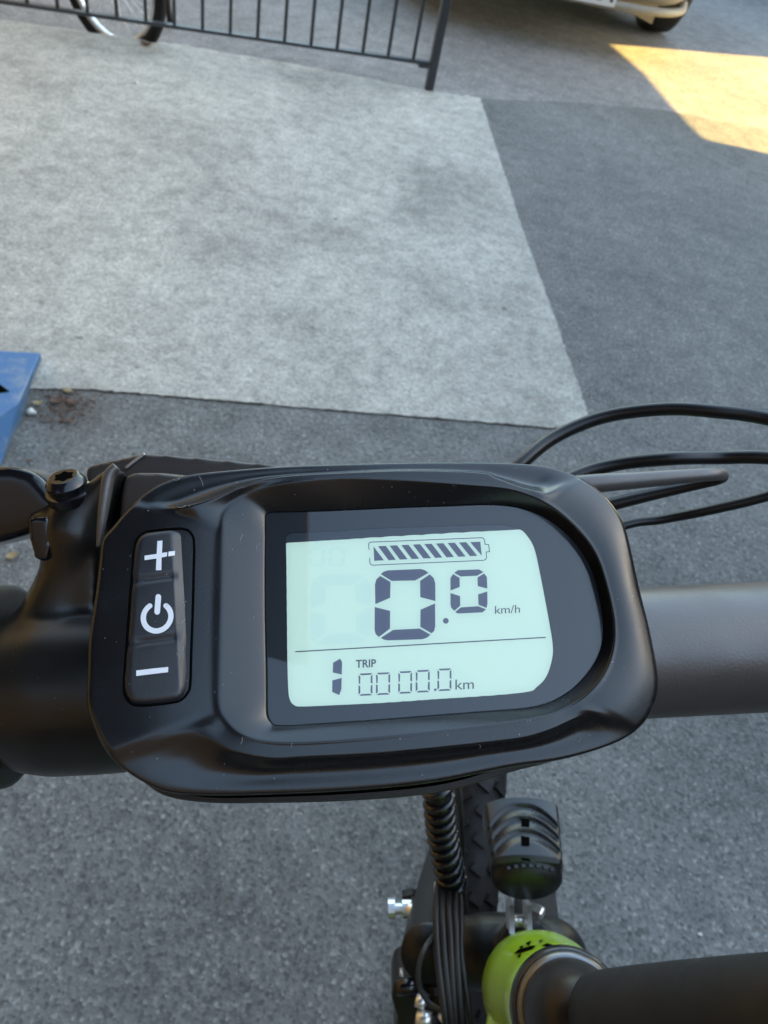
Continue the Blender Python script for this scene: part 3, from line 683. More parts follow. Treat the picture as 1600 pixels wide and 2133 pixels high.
Fc = [(i, (i+1) % 720, 720+(i+1) % 720, 720+i) for i in range(720)]+[(720+i, 720+(i+1) % 720, 1440+(i+1) % 720, 1440+i) for i in range(720)]
add('screen_mask', V, Fc, MT['mask'], disp, smooth=False)
V = ringv(ro, -.00015); V.append(D(cw_[0], cw_[1], -.00015))
add('cover_glass', V, [(i, (i+1) % 720, 720) for i in range(720)], MT['glass'], disp, smooth=False)
add('lcd_surround', ringv(ri+.0002, -.0006), [tuple(range(720))], MT['mask2'], disp, smooth=False)
lc = [p_ for p_ in wpts]
def clip_top(pts):                       # the pale panel starts a little below the window's top edge
    out = []
    for x, y in pts:
        yl = 1129+(x-596)*(1101-1129)/(1085-596)
        out.append((x, max(y, yl)))
    return out
rl = pol(clip_top(wpts)); V = ringv(rl, -.0005)
lcd_o = add('lcd_panel', V, [tuple(range(720))], MT['lcd'], disp, smooth=False)

def Z(x, y): return (560+x/2.5, 1050+y/2.5)
def segs(name, polys, h=-.00045, m='seg', rnd=0):
    parts = []
    for pl_ in polys:
        q = [DP(*Z(x, y), h) for x, y in pl_]; parts.append((q, [tuple(range(len(q)))]))
    V, Fc = joinm(parts); return add(name, V, Fc, MT[m], disp, smooth=False)
big = [[(583, 365), (598, 352), (620, 345), (790, 338), (812, 344), (832, 358), (762, 398), (640, 400)],
       [(555, 521), (553, 420), (560, 392), (580, 374), (634, 406), (632, 488)],
       [(552, 536), (632, 556), (631, 648), (574, 692), (557, 678), (551, 655)],
       [(648, 655), (785, 648), (842, 680), (825, 695), (800, 704), (620, 710), (600, 706), (583, 697)],
       [(838, 366), (858, 384), (867, 412), (868, 505), (789, 485), (788, 400)],
       [(866, 517), (867, 635), (862, 660), (848, 673), (789, 639), (790, 550)]]
sml = [[(965, 358), (985, 344), (1095, 340), (1118, 354), (1085, 373), (1000, 377)],
       [(946, 450), (946, 385), (960, 364), (994, 385), (994, 432)], [(946, 463), (996, 479), (997, 529), (967, 556), (950, 540), (946, 520)],
       [(1000, 538), (1090, 532), (1132, 548), (1112, 564), (985, 570), (970, 562)], [(1122, 361), (1136, 380), (1138, 440), (1088, 427), (1087, 382)],
       [(1138, 455), (1139, 518), (1134, 541), (1092, 524), (1090, 470)]]
for nm, ps in (('speed_digit', big), ('speed_digit', sml)): segs(nm, ps)
segs('decimal_point', [[(922+15*math.cos(a_), 608+15*math.sin(a_)) for a_ in np.linspace(0, 2*math.pi, 20, endpoint=False)]])
segs('divider_line', [[(138, 766), (1443, 691), (1443, 697), (138, 772)]], m='line')
segs('assist_level', [[(371, 805), (380, 818), (382, 830), (380, 888), (333, 877), (335, 826)], [(380, 905), (378, 965), (367, 995), (330, 978), (331, 918)]])
# battery
def stroke(pts, wd, closed=False):
    P = [np.array(p_, float) for p_ in pts]; out = []; n = len(P)
    for i in range(n if closed else n-1):
        a_, b_ = P[i], P[(i+1) % n]; d = b_-a_; l_ = np.linalg.norm(d); d /= l_; nn = np.array([-d[1], d[0]])*wd/2
        a2, b2_ = a_-d*wd*.4, b_+d*wd*.4
        out.append([tuple(a2+nn), tuple(b2_+nn), tuple(b2_-nn), tuple(a2-nn)])
    return out
segs('battery_outline', stroke([(522, 236), (520, 208), (524, 201), (534, 198), (1110, 175), (1120, 180), (1124, 190), (1126, 209), (1144, 211), (1150, 247), (1132, 250), (1134, 278), (1130, 288), (1118, 293), (542, 318), (532, 315), (527, 308), (525, 282)], 4.5), h=-.00046)
BZ = lambda x, y: ((760+x/5.714-560)*2.5, (1110+y/5.714-1050)*2.5)
ty = lambda x: 158-(x-158)*.0457
by = lambda x: 325-(x-282)*.049
cells = [[(103, 160), (228, 326), (112, 333)]]
for a0_, a1_, b0_, b1_ in ((158, 250, 282, 370), (295, 385, 418, 509), (435, 520, 560, 649), (572, 659, 698, 789), (708, 795, 838, 923), (848, 935, 972, 1062), (985, 1071, 1113, 1200), (1120, 1207, 1252, 1340)):
    cells.append([(a0_, ty(a0_)), (a1_, ty(a1_)), (b1_, by(b1_)), (b0_, by(b0_))])
cells.append([(1255, 110), (1375, 104), (1393, 273)])
cells = [[BZ(x, y) for x, y in c_] for c_ in cells]
for c_ in cells: segs('battery_cell', [c_])
# trip digits
def seven(x0, x1, y0, y1, sk=-.045, t=9):
    def q(x, y): return (x, y+(x-x0)*sk)
    ym = (y0+y1)/2; g_ = 3
    o = [[q(x0+t*.6, y0), q(x1-t*.2, y0), q(x1-t*1.2, y0+t), q(x0+t*1.5, y0+t)],
         [q(x0, y0+g_+3), q(x0+t+1, y0+t+g_+4), q(x0+t, ym-g_-3), q(x0+2, ym-g_)],
         [q(x0, ym+g_), q(x0+t, ym+g_+3), q(x0+t+1, y1-t-g_-4), q(x0, y1-g_-3)],
         [q(x0+t*1.5, y1-t), q(x1-t*1.5, y1-t), q(x1-t*.3, y1), q(x0+t*.5, y1)],
         [q(x1, y0+g_+3), q(x1, ym-g_), q(x1-t, ym-g_-4), q(x1-t, y0+t+g_+4)],
         [q(x1, ym+g_), q(x1, y1-g_-3), q(x1-t-1, y1-t-g_-4), q(x1-t, ym+g_+4)]]
    return o
for (x0_, x1_, y0_, y1_) in ((467, 540, 883, 999), (558, 632, 879, 995), (674, 746, 872, 988), (765, 838, 866, 982), (878, 951, 858, 974)):
    segs('trip_digit', seven(x0_, x1_, y0_, y1_))
segs('trip_point', [[(861, 961), (873, 960), (873, 972), (861, 973)]])
def lcd_text(s, name, x0, x1, yb, yt, slope, bold=0, m='line', slant=0):
    U, Fc = text_mesh(s, bold); V = []
    for u_, v_ in U:
        x = x0+u_*(x1-x0)+slant*v_; V.append(DP(*Z(x, yb+(x-x0)*slope+(yt-yb)*v_), -.00045))
    return add(name, V, Fc, MT[m], disp, smooth=False)
lcd_text('TRIP', 'trip_label', 453, 559, 853, 812, -.045, .022)
lcd_text('km', 'trip_unit', 972, 1068, 966, 914, -.04, .0)
lcd_text('km/h', 'speed_unit', 1178, 1308, 572, 530, -.045, .0)
gs = lambda ox, oy, s_: [[(ox+(x-552)*s_, oy+(y-340)*s_) for x, y in pl_] for pl_ in big]
segs('ghost_digit', [[(x-336, y+24) for x, y in pl_] for pl_ in big], -.00047, 'ghost')
segs('ghost_digit', [[(x, y) for x, y in pl_] for bx_ in (205, 310) for pl_ in gs(bx_, 222, .28)], -.00047, 'ghost')

# button pad: domed rubber insert with two soft grooves
BP = [(284, 1136), (292, 1120), (304, 1112), (320, 1109), (352, 1106), (380, 1105), (393, 1109), (402, 1120), (405, 1140), (404, 1200), (402, 1280), (399, 1360), (397, 1425), (391, 1444), (376, 1459), (350, 1465), (310, 1469), (288, 1469), (274, 1464), (264, 1450), (261, 1430), (264, 1380), (269, 1310), (275, 1230), (280, 1170)]
HB = .0016                                           # height of the flat around the pad
bp_ = catmull(np.array(BP, float), 6, True); cb = L(333, 1288, HB)
n_ = len(bp_); RB = 46; V = []; Fc = []
loc = np.array([L(x, y, HB) for x, y in bp_])
xr = L(376, 1288, HB)[0]; xl = L(300, 1288, HB)[0]
gy = [(L(330, 1209, HB)), (L(322, 1338, HB))]
tree_c = bvh(disp)
def surf_h(q):
    o_w = Vector(D(q[0], q[1], .02)); hit = tree_c.ray_cast(o_w, Vector(-DN))
    return (.02-hit[3]) if hit[0] is not None else HB
hb_ref = surf_h(cb)
for i in range(n_):
    for j in range(RB+1):
        t = j/RB; q = cb*(1-(t)**.8)+loc[i]*(t**.8) if False else cb+(loc[i]-cb)*t
        edge = np.linalg.norm(loc[i]-q)
        dmin = np.min(np.hypot(loc[:, 0]-q[0], loc[:, 1]-q[1]))
        e = min(1, dmin/.0014); h = .0011*math.sqrt(max(0, 1-(1-e)**2))-.0004
        tilt = (q[1]-cb[1])*(-.053/.934)
        xs = q[0]+(q[1]-cb[1])*.06
        h -= .48*max(0, xs-xr+.0006)                           # bevelled right flank
        for g_ in gy:
            gl_ = g_[1]+(q[0]-g_[0])*.09; fade = min(1, max(0, (xr+.0002-xs)/.0012))
            h -= .00045*fade*math.exp(-((q[1]-gl_)/.00062)**2)
        V.append(D(q[0], q[1], surf_h(q)+h if j == RB else hb_ref+(surf_h(q)-hb_ref)*.9+h))
for i in range(n_):
    for j in range(RB): a_ = i*(RB+1)+j; b_ = ((i+1) % n_)*(RB+1)+j; Fc.append((a_, b_, b_+1, a_+1))
pad = add('button_pad', V, Fc, MT['rubber'], disp)
# thin dark gap round the pad
parts = []
gq = [np.array(D(q[0], q[1], surf_h(q)+.00003)) for q in loc+(loc-cb)*.006]
V, Fc = tube_m(gq, .00022, 6, smooth=False, closed=True); add('pad_seam', V, Fc, MT['void'], disp)
tp_ = bvh(pad)
def I(x, y): return (240+x/5.08, 1080+y/5.08)
def icon(name, polys):
    parts = []
    for pl_ in polys:
        q = []
        P = [np.array(p_, float) for p_ in pl_]
        q = [onto(tp_, *I(*p_), .00012) for p_ in P]; q = [x for x in q if x is not None]
        parts.append((q, [tuple(range(len(q)))]))
    V, Fc = joinm(parts); return add(name, V, Fc, MT['print'], disp, smooth=False)
icon('plus_symbol', [[(448, 240), (502, 236), (497, 362), (492, 420), (490, 548), (432, 550), (440, 400)], [(312, 396), (444, 377), (442, 426), (313, 443)], [(496, 367), (552, 358), (549, 403), (492, 415)], [(566, 353), (632, 345), (628, 392), (563, 402)]])
icon('minus_symbol', [[(225, 1610), (390, 1590), (562, 1572), (562, 1628), (390, 1648), (225, 1668)]])
cx_, cy_, rx_, ry_ = 445, 1045, 145, 142; arcp = []
def ell(a_, r_):  # slightly sheared ring as printed on the pad
    return (cx_+math.cos(a_)*r_, cy_+math.sin(a_)*r_*1.0-math.cos(a_)*r_*.08)
angs = np.linspace(math.radians(-50), math.radians(-50+288), 40)
ringp = []
for a0_, a1_ in zip(angs[:-1], angs[1:]): ringp.append([ell(a0_, 174), ell(a1_, 174), ell(a1_, 118), ell(a0_, 118)])
for a_ in (angs[0], angs[-1]):
    c_ = ell(a_, 146); ringp.append([(c_[0]+28*math.cos(b_), c_[1]+28*math.sin(b_)) for b_ in np.linspace(0, 2*math.pi, 14, endpoint=False)])
for c_ in ((458, 832), (446, 990)): ringp.append([(c_[0]+30*math.cos(b_), c_[1]+30*math.sin(b_)) for b_ in np.linspace(0, 2*math.pi, 14, endpoint=False)])
ringp.append([(428, 830), (488, 832), (476, 992), (416, 988)])
icon('power_symbol', ringp)

tc_ = bvh(disp); parts = []
for tree_, box_, n_l in ((tp_, (370, 400, 1215, 1460), 9), (tc_, (480, 1250, 1520, 1560), 4), (tc_, (300, 560, 985, 1060), 4), (tc_, (900, 1180, 970, 1010), 2), (tc_, (470, 540, 1100, 1480), 2)):
    for _ in range(n_l):
        x, y, a_ = rng.uniform(box_[0], box_[1]), rng.uniform(box_[2], box_[3]), rng.uniform(0, 6.28); l_ = rng.uniform(3, 13); c_ = rng.uniform(-4, 4)
        q = [onto(tree_, x+l_*t*math.cos(a_)-c_*t*t*math.sin(a_), y+l_*t*math.sin(a_)+c_*t*t*math.cos(a_), .00008) for t in (-1, -.5, 0, .5, 1)]
        if all(k_ is not None for k_ in q) and np.linalg.norm(q[0]-q[-1]) < .003: parts.append(tube_m(q, 0.000026, 5, smooth=False))
V, Fc = joinm(parts); add('lint', V, Fc, mat('pale_lint', (.42, .42, .43), .9), disp, kind='stuff')
# ---------------- handlebar, grip, clamp, lever
bar0, bar1 = W(1800, 1336, .168), W(-120, 1428, .158)
V, Fc = tube_m([bar0+(bar0-bar1)*.9+np.array([0, -.02, 0]), bar0+(bar0-bar1)*.25, bar0, (bar0+bar1)/2, bar1], .0138, 40, n=10); add('handlebar', V, Fc, MT['bar'], bike)
bd = (bar1-bar0)/np.linalg.norm(bar1-bar0)
g0 = W(35, 1425, .157)
V, Fc = lathe_m(g0, bd, [(0, .015), (0, .0188), (.0008, .0200), (.0030, .0203), (.0052, .0196), (.006, .0170), (.02, .0160), (.11, .0160), (.115, .017), (.118, .01)], 48); grip = add('grip', V, Fc, MT['rubber'], bike)
parts = []
for k_ in range(20):
    V, Fc = lathe_m(g0, bd, [(.012+k_*.005, .0155), (.0122+k_*.005, .0168), (.0145+k_*.005, .0168), (.0147+k_*.005, .0155)], 40, cap=False); parts.append((V, Fc))
V, Fc = joinm(parts); add('grip_rib', V, Fc, MT['rubber'], grip, kind='stuff')
def organic(name, parts, m, vox=.0006, it=8, parent=bike):
    V, Fc = joinm(parts); o = add(name, V, Fc, m, parent)
    r = o.modifiers.new('remesh', 'REMESH'); r.mode = 'VOXEL'; r.voxel_size = vox; r.use_smooth_shade = True
    s = o.modifiers.new('smooth', 'SMOOTH'); s.iterations = it; s.factor = .5
    return o
def plate(pts, d0, thick, tilt=(0, 0)):     # px outline at camera distance d0 (+ tilt per px), given thickness away from the camera
    fr_ = [W(x, y, d0+tilt[0]*(x-100)+tilt[1]*(y-1100)) for x, y in pts]; bk_ = [W(x, y, d0+thick+tilt[0]*(x-100)+tilt[1]*(y-1100)) for x, y in pts]
    sc = [(q-CAM)/np.linalg.norm(q-CAM) for q in fr_]
    cen = sum(fr_)/len(fr_); back = M3@np.array([0, 0, -1.])
    return prism_m(fr_, [q+back*thick for q in fr_])
# clamp: barrel round the bar with the arm that carries the lever
s0 = W(250, 1424, .154); 
barrel = lathe_m(W(290, 1422, .155), bd, [(0, .0170), (.006, .0172), (.016, .0172), (.0225, .0160), (.0262, .0140), (.027, .012)], 48)
arm = plate([(60, 1072), (92, 1062), (130, 1052), (160, 1034), (185, 1006), (205, 984), (232, 972), (240, 980), (228, 1010), (216, 1060), (210, 1120), (203, 1230), (200, 1320), (200, 1430), (30, 1430), (30, 1290), (58, 1252), (84, 1215), (96, 1180), (92, 1150), (66, 1130)], .1465, .008)
t1 = tube_m([W(232, 985, .1455), W(205, 1030, .1475), W(165, 1090, .1500), W(150, 1190, .1515), W(125, 1290, .1530), W(110, 1400, .1550)], [.0014, .0032, .0068, .0060, .0080, .0110], 28, 8)
t2 = tube_m([W(64, 1094, .1495), W(130, 1088, .1495), W(180, 1090, .1500)], [.0026, .0038, .0046], 20, 6)
t3 = tube_m([W(198, 1060, .1485), W(185, 1150, .151), W(180, 1260, .152), W(180, 1400, .154)], [.0030, .0036, .0050, .0100], 20, 6)
organic('lever_clamp', [barrel, arm, t1, t2, t3], MT['clamp'], .0006, 40)
V, Fc = plate([(200, 1010), (228, 988), (256, 992), (262, 1060), (240, 1160), (205, 1200)], .1535, .006); add('clamp_gap_shade', V, Fc, MT['void'], bike, smooth=False)  # black plate put behind the clamp gap as its shade
stub = plate([(56, 1078), (100, 1075), (108, 1120), (99, 1166), (84, 1170), (70, 1162), (60, 1120)], .1445, .012)
organic('cable_stop', [stub], MT['gloss'], .0005, 5)
ridge = [W(243, 972, .1405), W(228, 990, .1403), (W(220, 1030, .1400)), W(213, 1080, .1398), W(206, 1140, .1398)]
V, Fc = tube_m(ridge, [.0009, .0011, .0011, .0009, .0005], 12); add('clamp_rib_highlight', V, Fc, MT['bar'], bike)  # lighter bar material paints the edge highlight onto this ridge
body2 = plate([(256, 996), (268, 984), (330, 984), (392, 990), (500, 1010), (520, 1100), (244, 1120), (246, 1050)], .1475, .02)
organic('mount_bracket', [body2], MT['brownblack'], .0006, 25)
top2 = plate([(176, 972), (230, 960), (292, 946), (310, 945), (430, 955), (575, 969), (620, 985), (560, 1060), (250, 1060), (180, 1010)], .160, .02)
organic('bracket_cover', [top2], MT['brownblack'], .0007, 5)
V, Fc = tube_m([W(302, 945, .1598), W(282, 960, .1596), W(262, 976, .1594)], .0004, 8); add('cover_glint', V, Fc, MT['alu'], bike)  # thin bright tube stands in for the highlight along the cover's crease
lev = plate([(-160, 985), (-40, 972), (20, 970), (52, 975), (78, 988), (100, 1012), (118, 1038), (150, 1046), (160, 1075), (60, 1112), (0, 1130), (-160, 1165)], .150, .012)
organic('brake_lever', [lev], MT['gloss'], .0007, 40)
V, Fc = tube_m([W(-160, 1075, .156), W(-500, 1080, .17), W(-1100, 1180, .19)], [.008, .007, .005], 14); add('lever_blade', V, Fc, MT['gloss'], bike)
# pivot bolt with a star socket, on its washers
bc = W(139, 1010, .1455); ba = M3@np.array([-.05, .82, .57]); ba /= np.linalg.norm(ba)
V, Fc = lathe_m(bc, ba, [(-.006, .0032), (-.006, .0046), (-.0042, .0046), (-.0042, .0037), (-.0030, .0037), (-.0030, .0042), (-.0012, .0042), (-.0010, .0036), (-.0002, .0036), (0, .0037), (.0006, .0037), (.0018, .0028), (.0019, .0026), (.0019, .0015)], 56, cap=False)
bolt = add('pivot_bolt', V, Fc, MT['gloss'], bike, autosmooth=35)
x_ = np.cross(ba, Zu); x_ /= np.linalg.norm(x_); y_ = np.cross(ba, x_)
st = []
for k_ in range(24):
    a_ = 2*math.pi*k_/24; r = .00165*(1+.15*math.cos(6*a_)); st.append(bc+ba*.00192+(x_*math.cos(a_)+y_*math.sin(a_))*r)
V, Fc = prism_m(st, [q-ba*.0015 for q in st]); add('socket', V, Fc, MT['void'], bolt, smooth=False)  # black star fills the recess, painting its inner shade

# ---------------- cables on the right
def cable(name, pts, r, m='cable', seg=16, parent=bike):
    V, Fc = tube_m([W(*p_) for p_ in pts], r, seg, 10); return add(name, V, Fc, MT[m], parent)
cable('brake_cable', [(700, 1250, .22), (900, 1120, .23), (1000, 1050, .235), (1085, 966, .24), (1160, 908, .245), (1260, 868, .245), (1380, 852, .24), (1480, 856, .235), (1600, 872, .23), (1760, 920, .22), (1950, 1080, .24), (1980, 1500, .30), (1700, 1900, .36), (1400, 2200, .42)], .00215)
cable('brake_cable', [(820, 1230, .20), (1000, 1090, .21), (1185, 998, .215), (1280, 968, .215), (1400, 955, .21), (1500, 953, .21), (1600, 953, .205), (1760, 970, .20), (1950, 1150, .22), (2000, 1500, .28), (1750, 2000, .36)], .0019)
cable('display_lead', [(1100, 1180, .21), (1290, 1098, .215), (1380, 1082, .215), (1480, 1062, .21), (1600, 1033, .205), (1720, 990, .2), (1900, 1000, .2), (2050, 1200, .22)], [.0013]*3+[.0014]*5)
V, Fc = tube_m([W(1120, 1020, .190), W(1230, 1008, .190), W(1330, 1000, .191), W(1430, 992, .192), W(1490, 988, .193), W(1508, 990, .196)], [.0026, .0024, .0021, .0018, .0016, .0012], 20, 10); add('bell_lever', V, Fc, MT['bar'], bike)
V, Fc = tube_m([W(1508, 990, .196), W(1500, 1000, .199), W(1440, 1013, .203), W(1360, 1030, .206), (W(1270, 1052, .208)), W(1180, 1080, .21)], [.0012, .0011, .0013, .0016, .0018, .0018], 16, 10); add('lever_return', V, Fc, MT['cable'], bike)

# ---------------- stem, headset, green head tube
hA = W(1186, 2106, .262); hB = W(1112, 2062, .37); ha = (hB-hA)/np.linalg.norm(hB-hA)       # steering axis, downwards
V, Fc = lathe_m(hA, ha, [(.004, .0165), (.004, .0190), (.008, .0198), (.03, .0208), (.045, .0220), (.06, .0238), (.075, .0248), (.11, .0252), (.13, .024), (.131, .02)], 72); ht = add('head_tube', V, Fc, MT['green'], bike)
down = M3@np.array([.0, -1, -.15])
V, Fc = tube_m([hA+ha*.075, hA+ha*.085+np.array([0, -.05, -.02]), hA+ha*.10+np.array([-.005, -.2, -.12]), hA+np.array([-.005, -.5, -.45])], [.022, .0250, .031, .036], 40, 10); add('down_tube', V, Fc, MT['green'], bike)
V, Fc = lathe_m(hA, ha, [(-.002, .0145), (-.002, .0184), (0, .0193), (.004, .0197), (.006, .0197), (.0062, .0150)], 72); add('headset_ring', V, Fc, MT['gloss'], bike)
V, Fc = lathe_m(hA, ha, [(-.0052, .0140), (-.0050, .0163), (-.0030, .0176), (-.0019, .0182), (-.0019, .0140)], 72); hr = add('headset_spacer', V, Fc, MT['spacer'], bike)
sA, sB = hA-ha*.012, W(1750, 2128, .158)
V, Fc = lathe_m(hA, ha, [(-.034, .004), (-.032, .009), (-.026, .0128), (-.018, .0150), (-.010, .0158), (-.0048, .0160), (-.0046, .010)], 64)
add('stem_hinge', V, Fc, MT['hinge'], bike)
V, Fc = tube_m([W(1170, 2115, .262), W(1240, 2122, .243), W(1300, 2124, .228), W(1450, 2126, .205), W(1620, 2128, .182), W(1900, 2130, .160)], [.010, .0125, .0134, .0141, .0142, .0145], 48, 8); add('stem', V, Fc, MT['stem'], bike)
V, Fc = tube_m([W(1900, 2130, .160), W(2000, 1900, .155), W(2050, 1600, .160), W(2050, 1362, .170)], [.015, .017, .018, .018], 30, 8); add('stem_head', V, Fc, MT['rubber'], bike)
tg = bvh(ht)
def decal(name, polys, tree, m, parent, lift=.0002):
    parts = []
    for pl_ in polys:
        q = [onto(tree, x, y, lift) for x, y in pl_]; q = [x for x in q if x is not None]
        if len(q) > 2: parts.append((q, [tuple(range(len(q)))]))
    if parts: V, Fc = joinm(parts); add(name, V, Fc, m, parent, smooth=False)
decal('frame_emblem', [[(1072, 1988), (1082, 1979), (1100, 1974), (1118, 1970), (1110, 1978), (1090, 1984)], [(1082, 1974), (1092, 1971), (1088, 1978)], [(1096, 1966), (1108, 1961), (1102, 1972)], [(1128, 1972), (1140, 1967), (1158, 1972), (1140, 1974)], [(1122, 1962), (1132, 1959), (1128, 1965)], [(1078, 1994), (1088, 1986), (1084, 1996)]], tg, MT['void'], ht, .0004)

# ---------------- fork, crown, front wheel
Rw = .31; LEAN = math.radians(14); wc = np.array([.103+Rw*math.sin(LEAN), .33, .665-Rw*math.cos(LEAN)])
fc = W(1092, 1985, .42)
crown_w = M3@np.array([1, -.05, 0])
V1 = tube_m([fc-crown_w*.040+np.array([0, 0, -.012]), fc-crown_w*.02, fc, fc+crown_w*.014, fc+crown_w*.022+np.array([0, 0, -.008])], [.017, .019, .019, .019, .016], 24, 8)
organic('fork_crown', [V1, lathe_m(fc-ha*.03, ha, [(0, .016), (.04, .018)], 30)], MT['black'], .0012, 6)
for s in (-1, 1):
    p0 = fc+crown_w*(.030*s-.020)+np.array([0, 0, -.012]); 
    V, Fc = tube_m([p0, p0*.7+(wc+np.array([s*.043, -.01, .05]))*.3, wc+np.array([s*.043, -.01, .05]), wc+np.array([s*.045, 0, 0])], [.0150, .0150, .013, .012], 24, 8)
    add('fork_leg', V, Fc, MT['black'], bike)
fh = np.array([0, 1., 0])
wheel(bike, 'front_wheel', wc, fh, Rw, .0215, MT['black'], MT['tyre'], 36, .010, tread=110, lean=LEAN)
# spiral wrapped cable bundle
sp_ = [W(908, 1600, .40), W(914, 1660, .40), W(922, 1740, .41), (W(933, 1800, .415)), W(944, 1850, .42)]
Q = catmull(np.array(sp_), 40); V, Fc = tube_m(Q, .0062, 14, smooth=False); bd_ = add('cable_bundle', V, Fc, MT['black'], bike)
s = np.concatenate([[0], np.cumsum(np.linalg.norm(np.diff(Q, axis=0), axis=1))]); tot = s[-1]
hx = []
for u_ in np.arange(0, tot, .00028):
    c = np.array([np.interp(u_, s, Q[:, i]) for i in range(3)]); c1 = np.array([np.interp(min(u_+.001, tot), s, Q[:, i]) for i in range(3)]); t_ = c1-c
    if np.linalg.norm(t_) < 1e-7: break
    t_ /= np.linalg.norm(t_); a1 = np.cross(t_, Zu+np.array([.01, 0, 0])); a1 /= np.linalg.norm(a1); a2 = np.cross(t_, a1); a_ = u_/.0062*2*math.pi
    hx.append(c+(a1*math.cos(a_)+a2*math.sin(a_))*.0066)
V, Fc = tube_m(hx, .0022, 10, smooth=False); add('spiral_wrap', V, Fc, MT['gloss'], bd_)
cable('light_lead', [(955, 1600, .42), (958, 1660, .42), (962, 1740, .43), (966, 1850, .44), (975, 1950, .45)], .0015, 'shell')
for i, (x, x2, x3) in enumerate(((915, 912, 932), (924, 926, 944), (934, 940, 952), (944, 952, 966), (952, 962, 985))):
    cable('control_cable', [(x, 1830, .418+.002*i), (x+4*i-6, 1900, .40), (x2, 1990, .385), (x3, 2150, .36), (x3+20, 2300, .35)], .0019 if i < 4 else .0013, 'black')
cable('brake_noodle', [(905, 1948, .395), (885, 1975, .385), (872, 2020, .38), (876, 2060, .378), (895, 2090, .375), (925, 2108, .37), (945, 2125, .37)], .0013, 'shell')

# ---------------- headlight on its steel bracket
hf = W(1082, 1702, .425); hbk = W(1098, 1826, .395); hx_ = hbk-hf; HL = np.linalg.norm(hx_); hx_ /= HL
hlat = M3@np.array([1, .04, 0.]); hlat -= hlat.dot(hx_)*hx_; hlat /= np.linalg.norm(hlat); hup = np.cross(hx_, hlat); 
if hup.dot(M3@np.array([0, 0, 1.])) < 0: hup = -hup
V, Fc = [], []; ns, na = 110, 72
for i in range(ns+1):
    s = i/ns
    for k_ in range(na):
        a_ = 2*math.pi*k_/na; ca, sa = math.cos(a_), math.sin(a_)
        t_ = abs(ca)                                           # 0 on the ridge, 1 on the flanks
        wdt = .0205*(1-.12*s); hh = .0165*(1-.12*s)
        x = math.copysign(abs(ca)**.72, ca)*wdt; z = hh*(1-.20*t_**1.6)*min(1, sa/.45)**.55 if sa > 0 else sa*.017
        if sa > -.1:
            q = s*1.0-.30*(t_**1.3)                             # chevron phase
            for c0_ in (.16, .37, .58):
                d_ = q-c0_+.06
                if 0 < d_ < .20 and s > .08:
                    k2 = .0021*math.sin(math.pi*min(1, d_/.20*.5+.5))*min(1, d_/.02)*(1-max(0, t_-.85)/.15)
                    x *= 1-k2*12*t_; z -= k2*.9
        end = max(0, (s-.94)/.06); x *= 1-.06*end; z *= 1-.15*end
        V.append(hf+hx_*(s*HL+.003*(t_**2)*(1-s)*1.0)+hlat*x+hup*z)
for i in range(ns):
    for k_ in range(na): l_ = (k_+1) % na; Fc.append((i*na+k_, i*na+l_, (i+1)*na+l_, (i+1)*na+k_))
Fc += [tuple(range(na)), tuple(ns*na+k_ for k_ in range(na))]
hl = add('headlight', V, Fc, speckle(mat('headlight_plastic', (.010, .011, .013), .32, spec=.6), (.010, .011, .013), .32, .05, 1800), bike)
V, Fc = [], []
for j, (s_, sc) in enumerate(((0, .98), (.002, .96), (.004, .86), (.0055, .66))):
    for k_ in range(48):
        a_ = 2*math.pi*k_/48; V.append(hbk+hx_*s_+hlat*.0183*sc*math.cos(a_)+hup*(.0125*sc*math.sin(a_)-.001*j))
for j in range(3):
    for k_ in range(48): l_ = (k_+1) % 48; Fc.append((j*48+k_, j*48+l_, (j+1)*48+l_, (j+1)*48+k_))
Fc += [tuple(range(48)), tuple(3*48+k_ for k_ in range(48))]
add('rear_cap', V, Fc, MT['black'], hl, autosmooth=40)
for k_ in range(7):                                             # row of small moulded dots on the cap
    x = -.010+k_*.0036; q = hbk+hx_*.0022+hlat*x+hup*(.0122*math.sqrt(1-(x/.0175)**2)); V, Fc = box_m(q, hlat*.0008, hx_*.0009, hup*.0005); add('cap_dot', V, Fc, MT['black'], hl, smooth=False)
V, Fc = lathe_m(hf-hx_*.002, hx_, [(.001, .010), (.001, .0135), (.003, .014)], 40); add('lens', V, Fc, MT['lens'], hl)
th_ = bvh(hl)
for (x, y) in ((1094, 1713), (1094, 1752), (1095, 1795)):
    decal('vent_shade', [[(x-9, y-9), (x+9, y-6), (x+9, y+10), (x-8, y+9)]], th_, MT['void'], hl, .0007)  # flat black decals paint the shade of the lamp's openings
for x in (1062, 1098):
    V, Fc = box_m((W(x, 1878, .405)+W(x+1, 1936, .39))/2, (M3@np.array([.0013, 0, 0])), (W(x+1, 1936, .39)-W(x, 1878, .405))/2, M3@np.array([0, .001, .006])); add('lamp_bracket', V, Fc, MT['chrome'], bike, smooth=False)
V, Fc = lathe_m(W(1066, 1919, .398), M3@np.array([1, 0, 0]), [(0, .003), (.0076, .003)], 20); add('bracket_bolt', V, Fc, MT['chrome'], bike)
V, Fc = lathe_m(W(1115, 1897, .41), M3@np.array([.8, -.2, .55]), [(-.004, .0032), (.0, .0040), (.0035, .0040), (.0045, .0030)], 6); add('crown_bolt', V, Fc, MT['chrome'], bike, smooth=False)
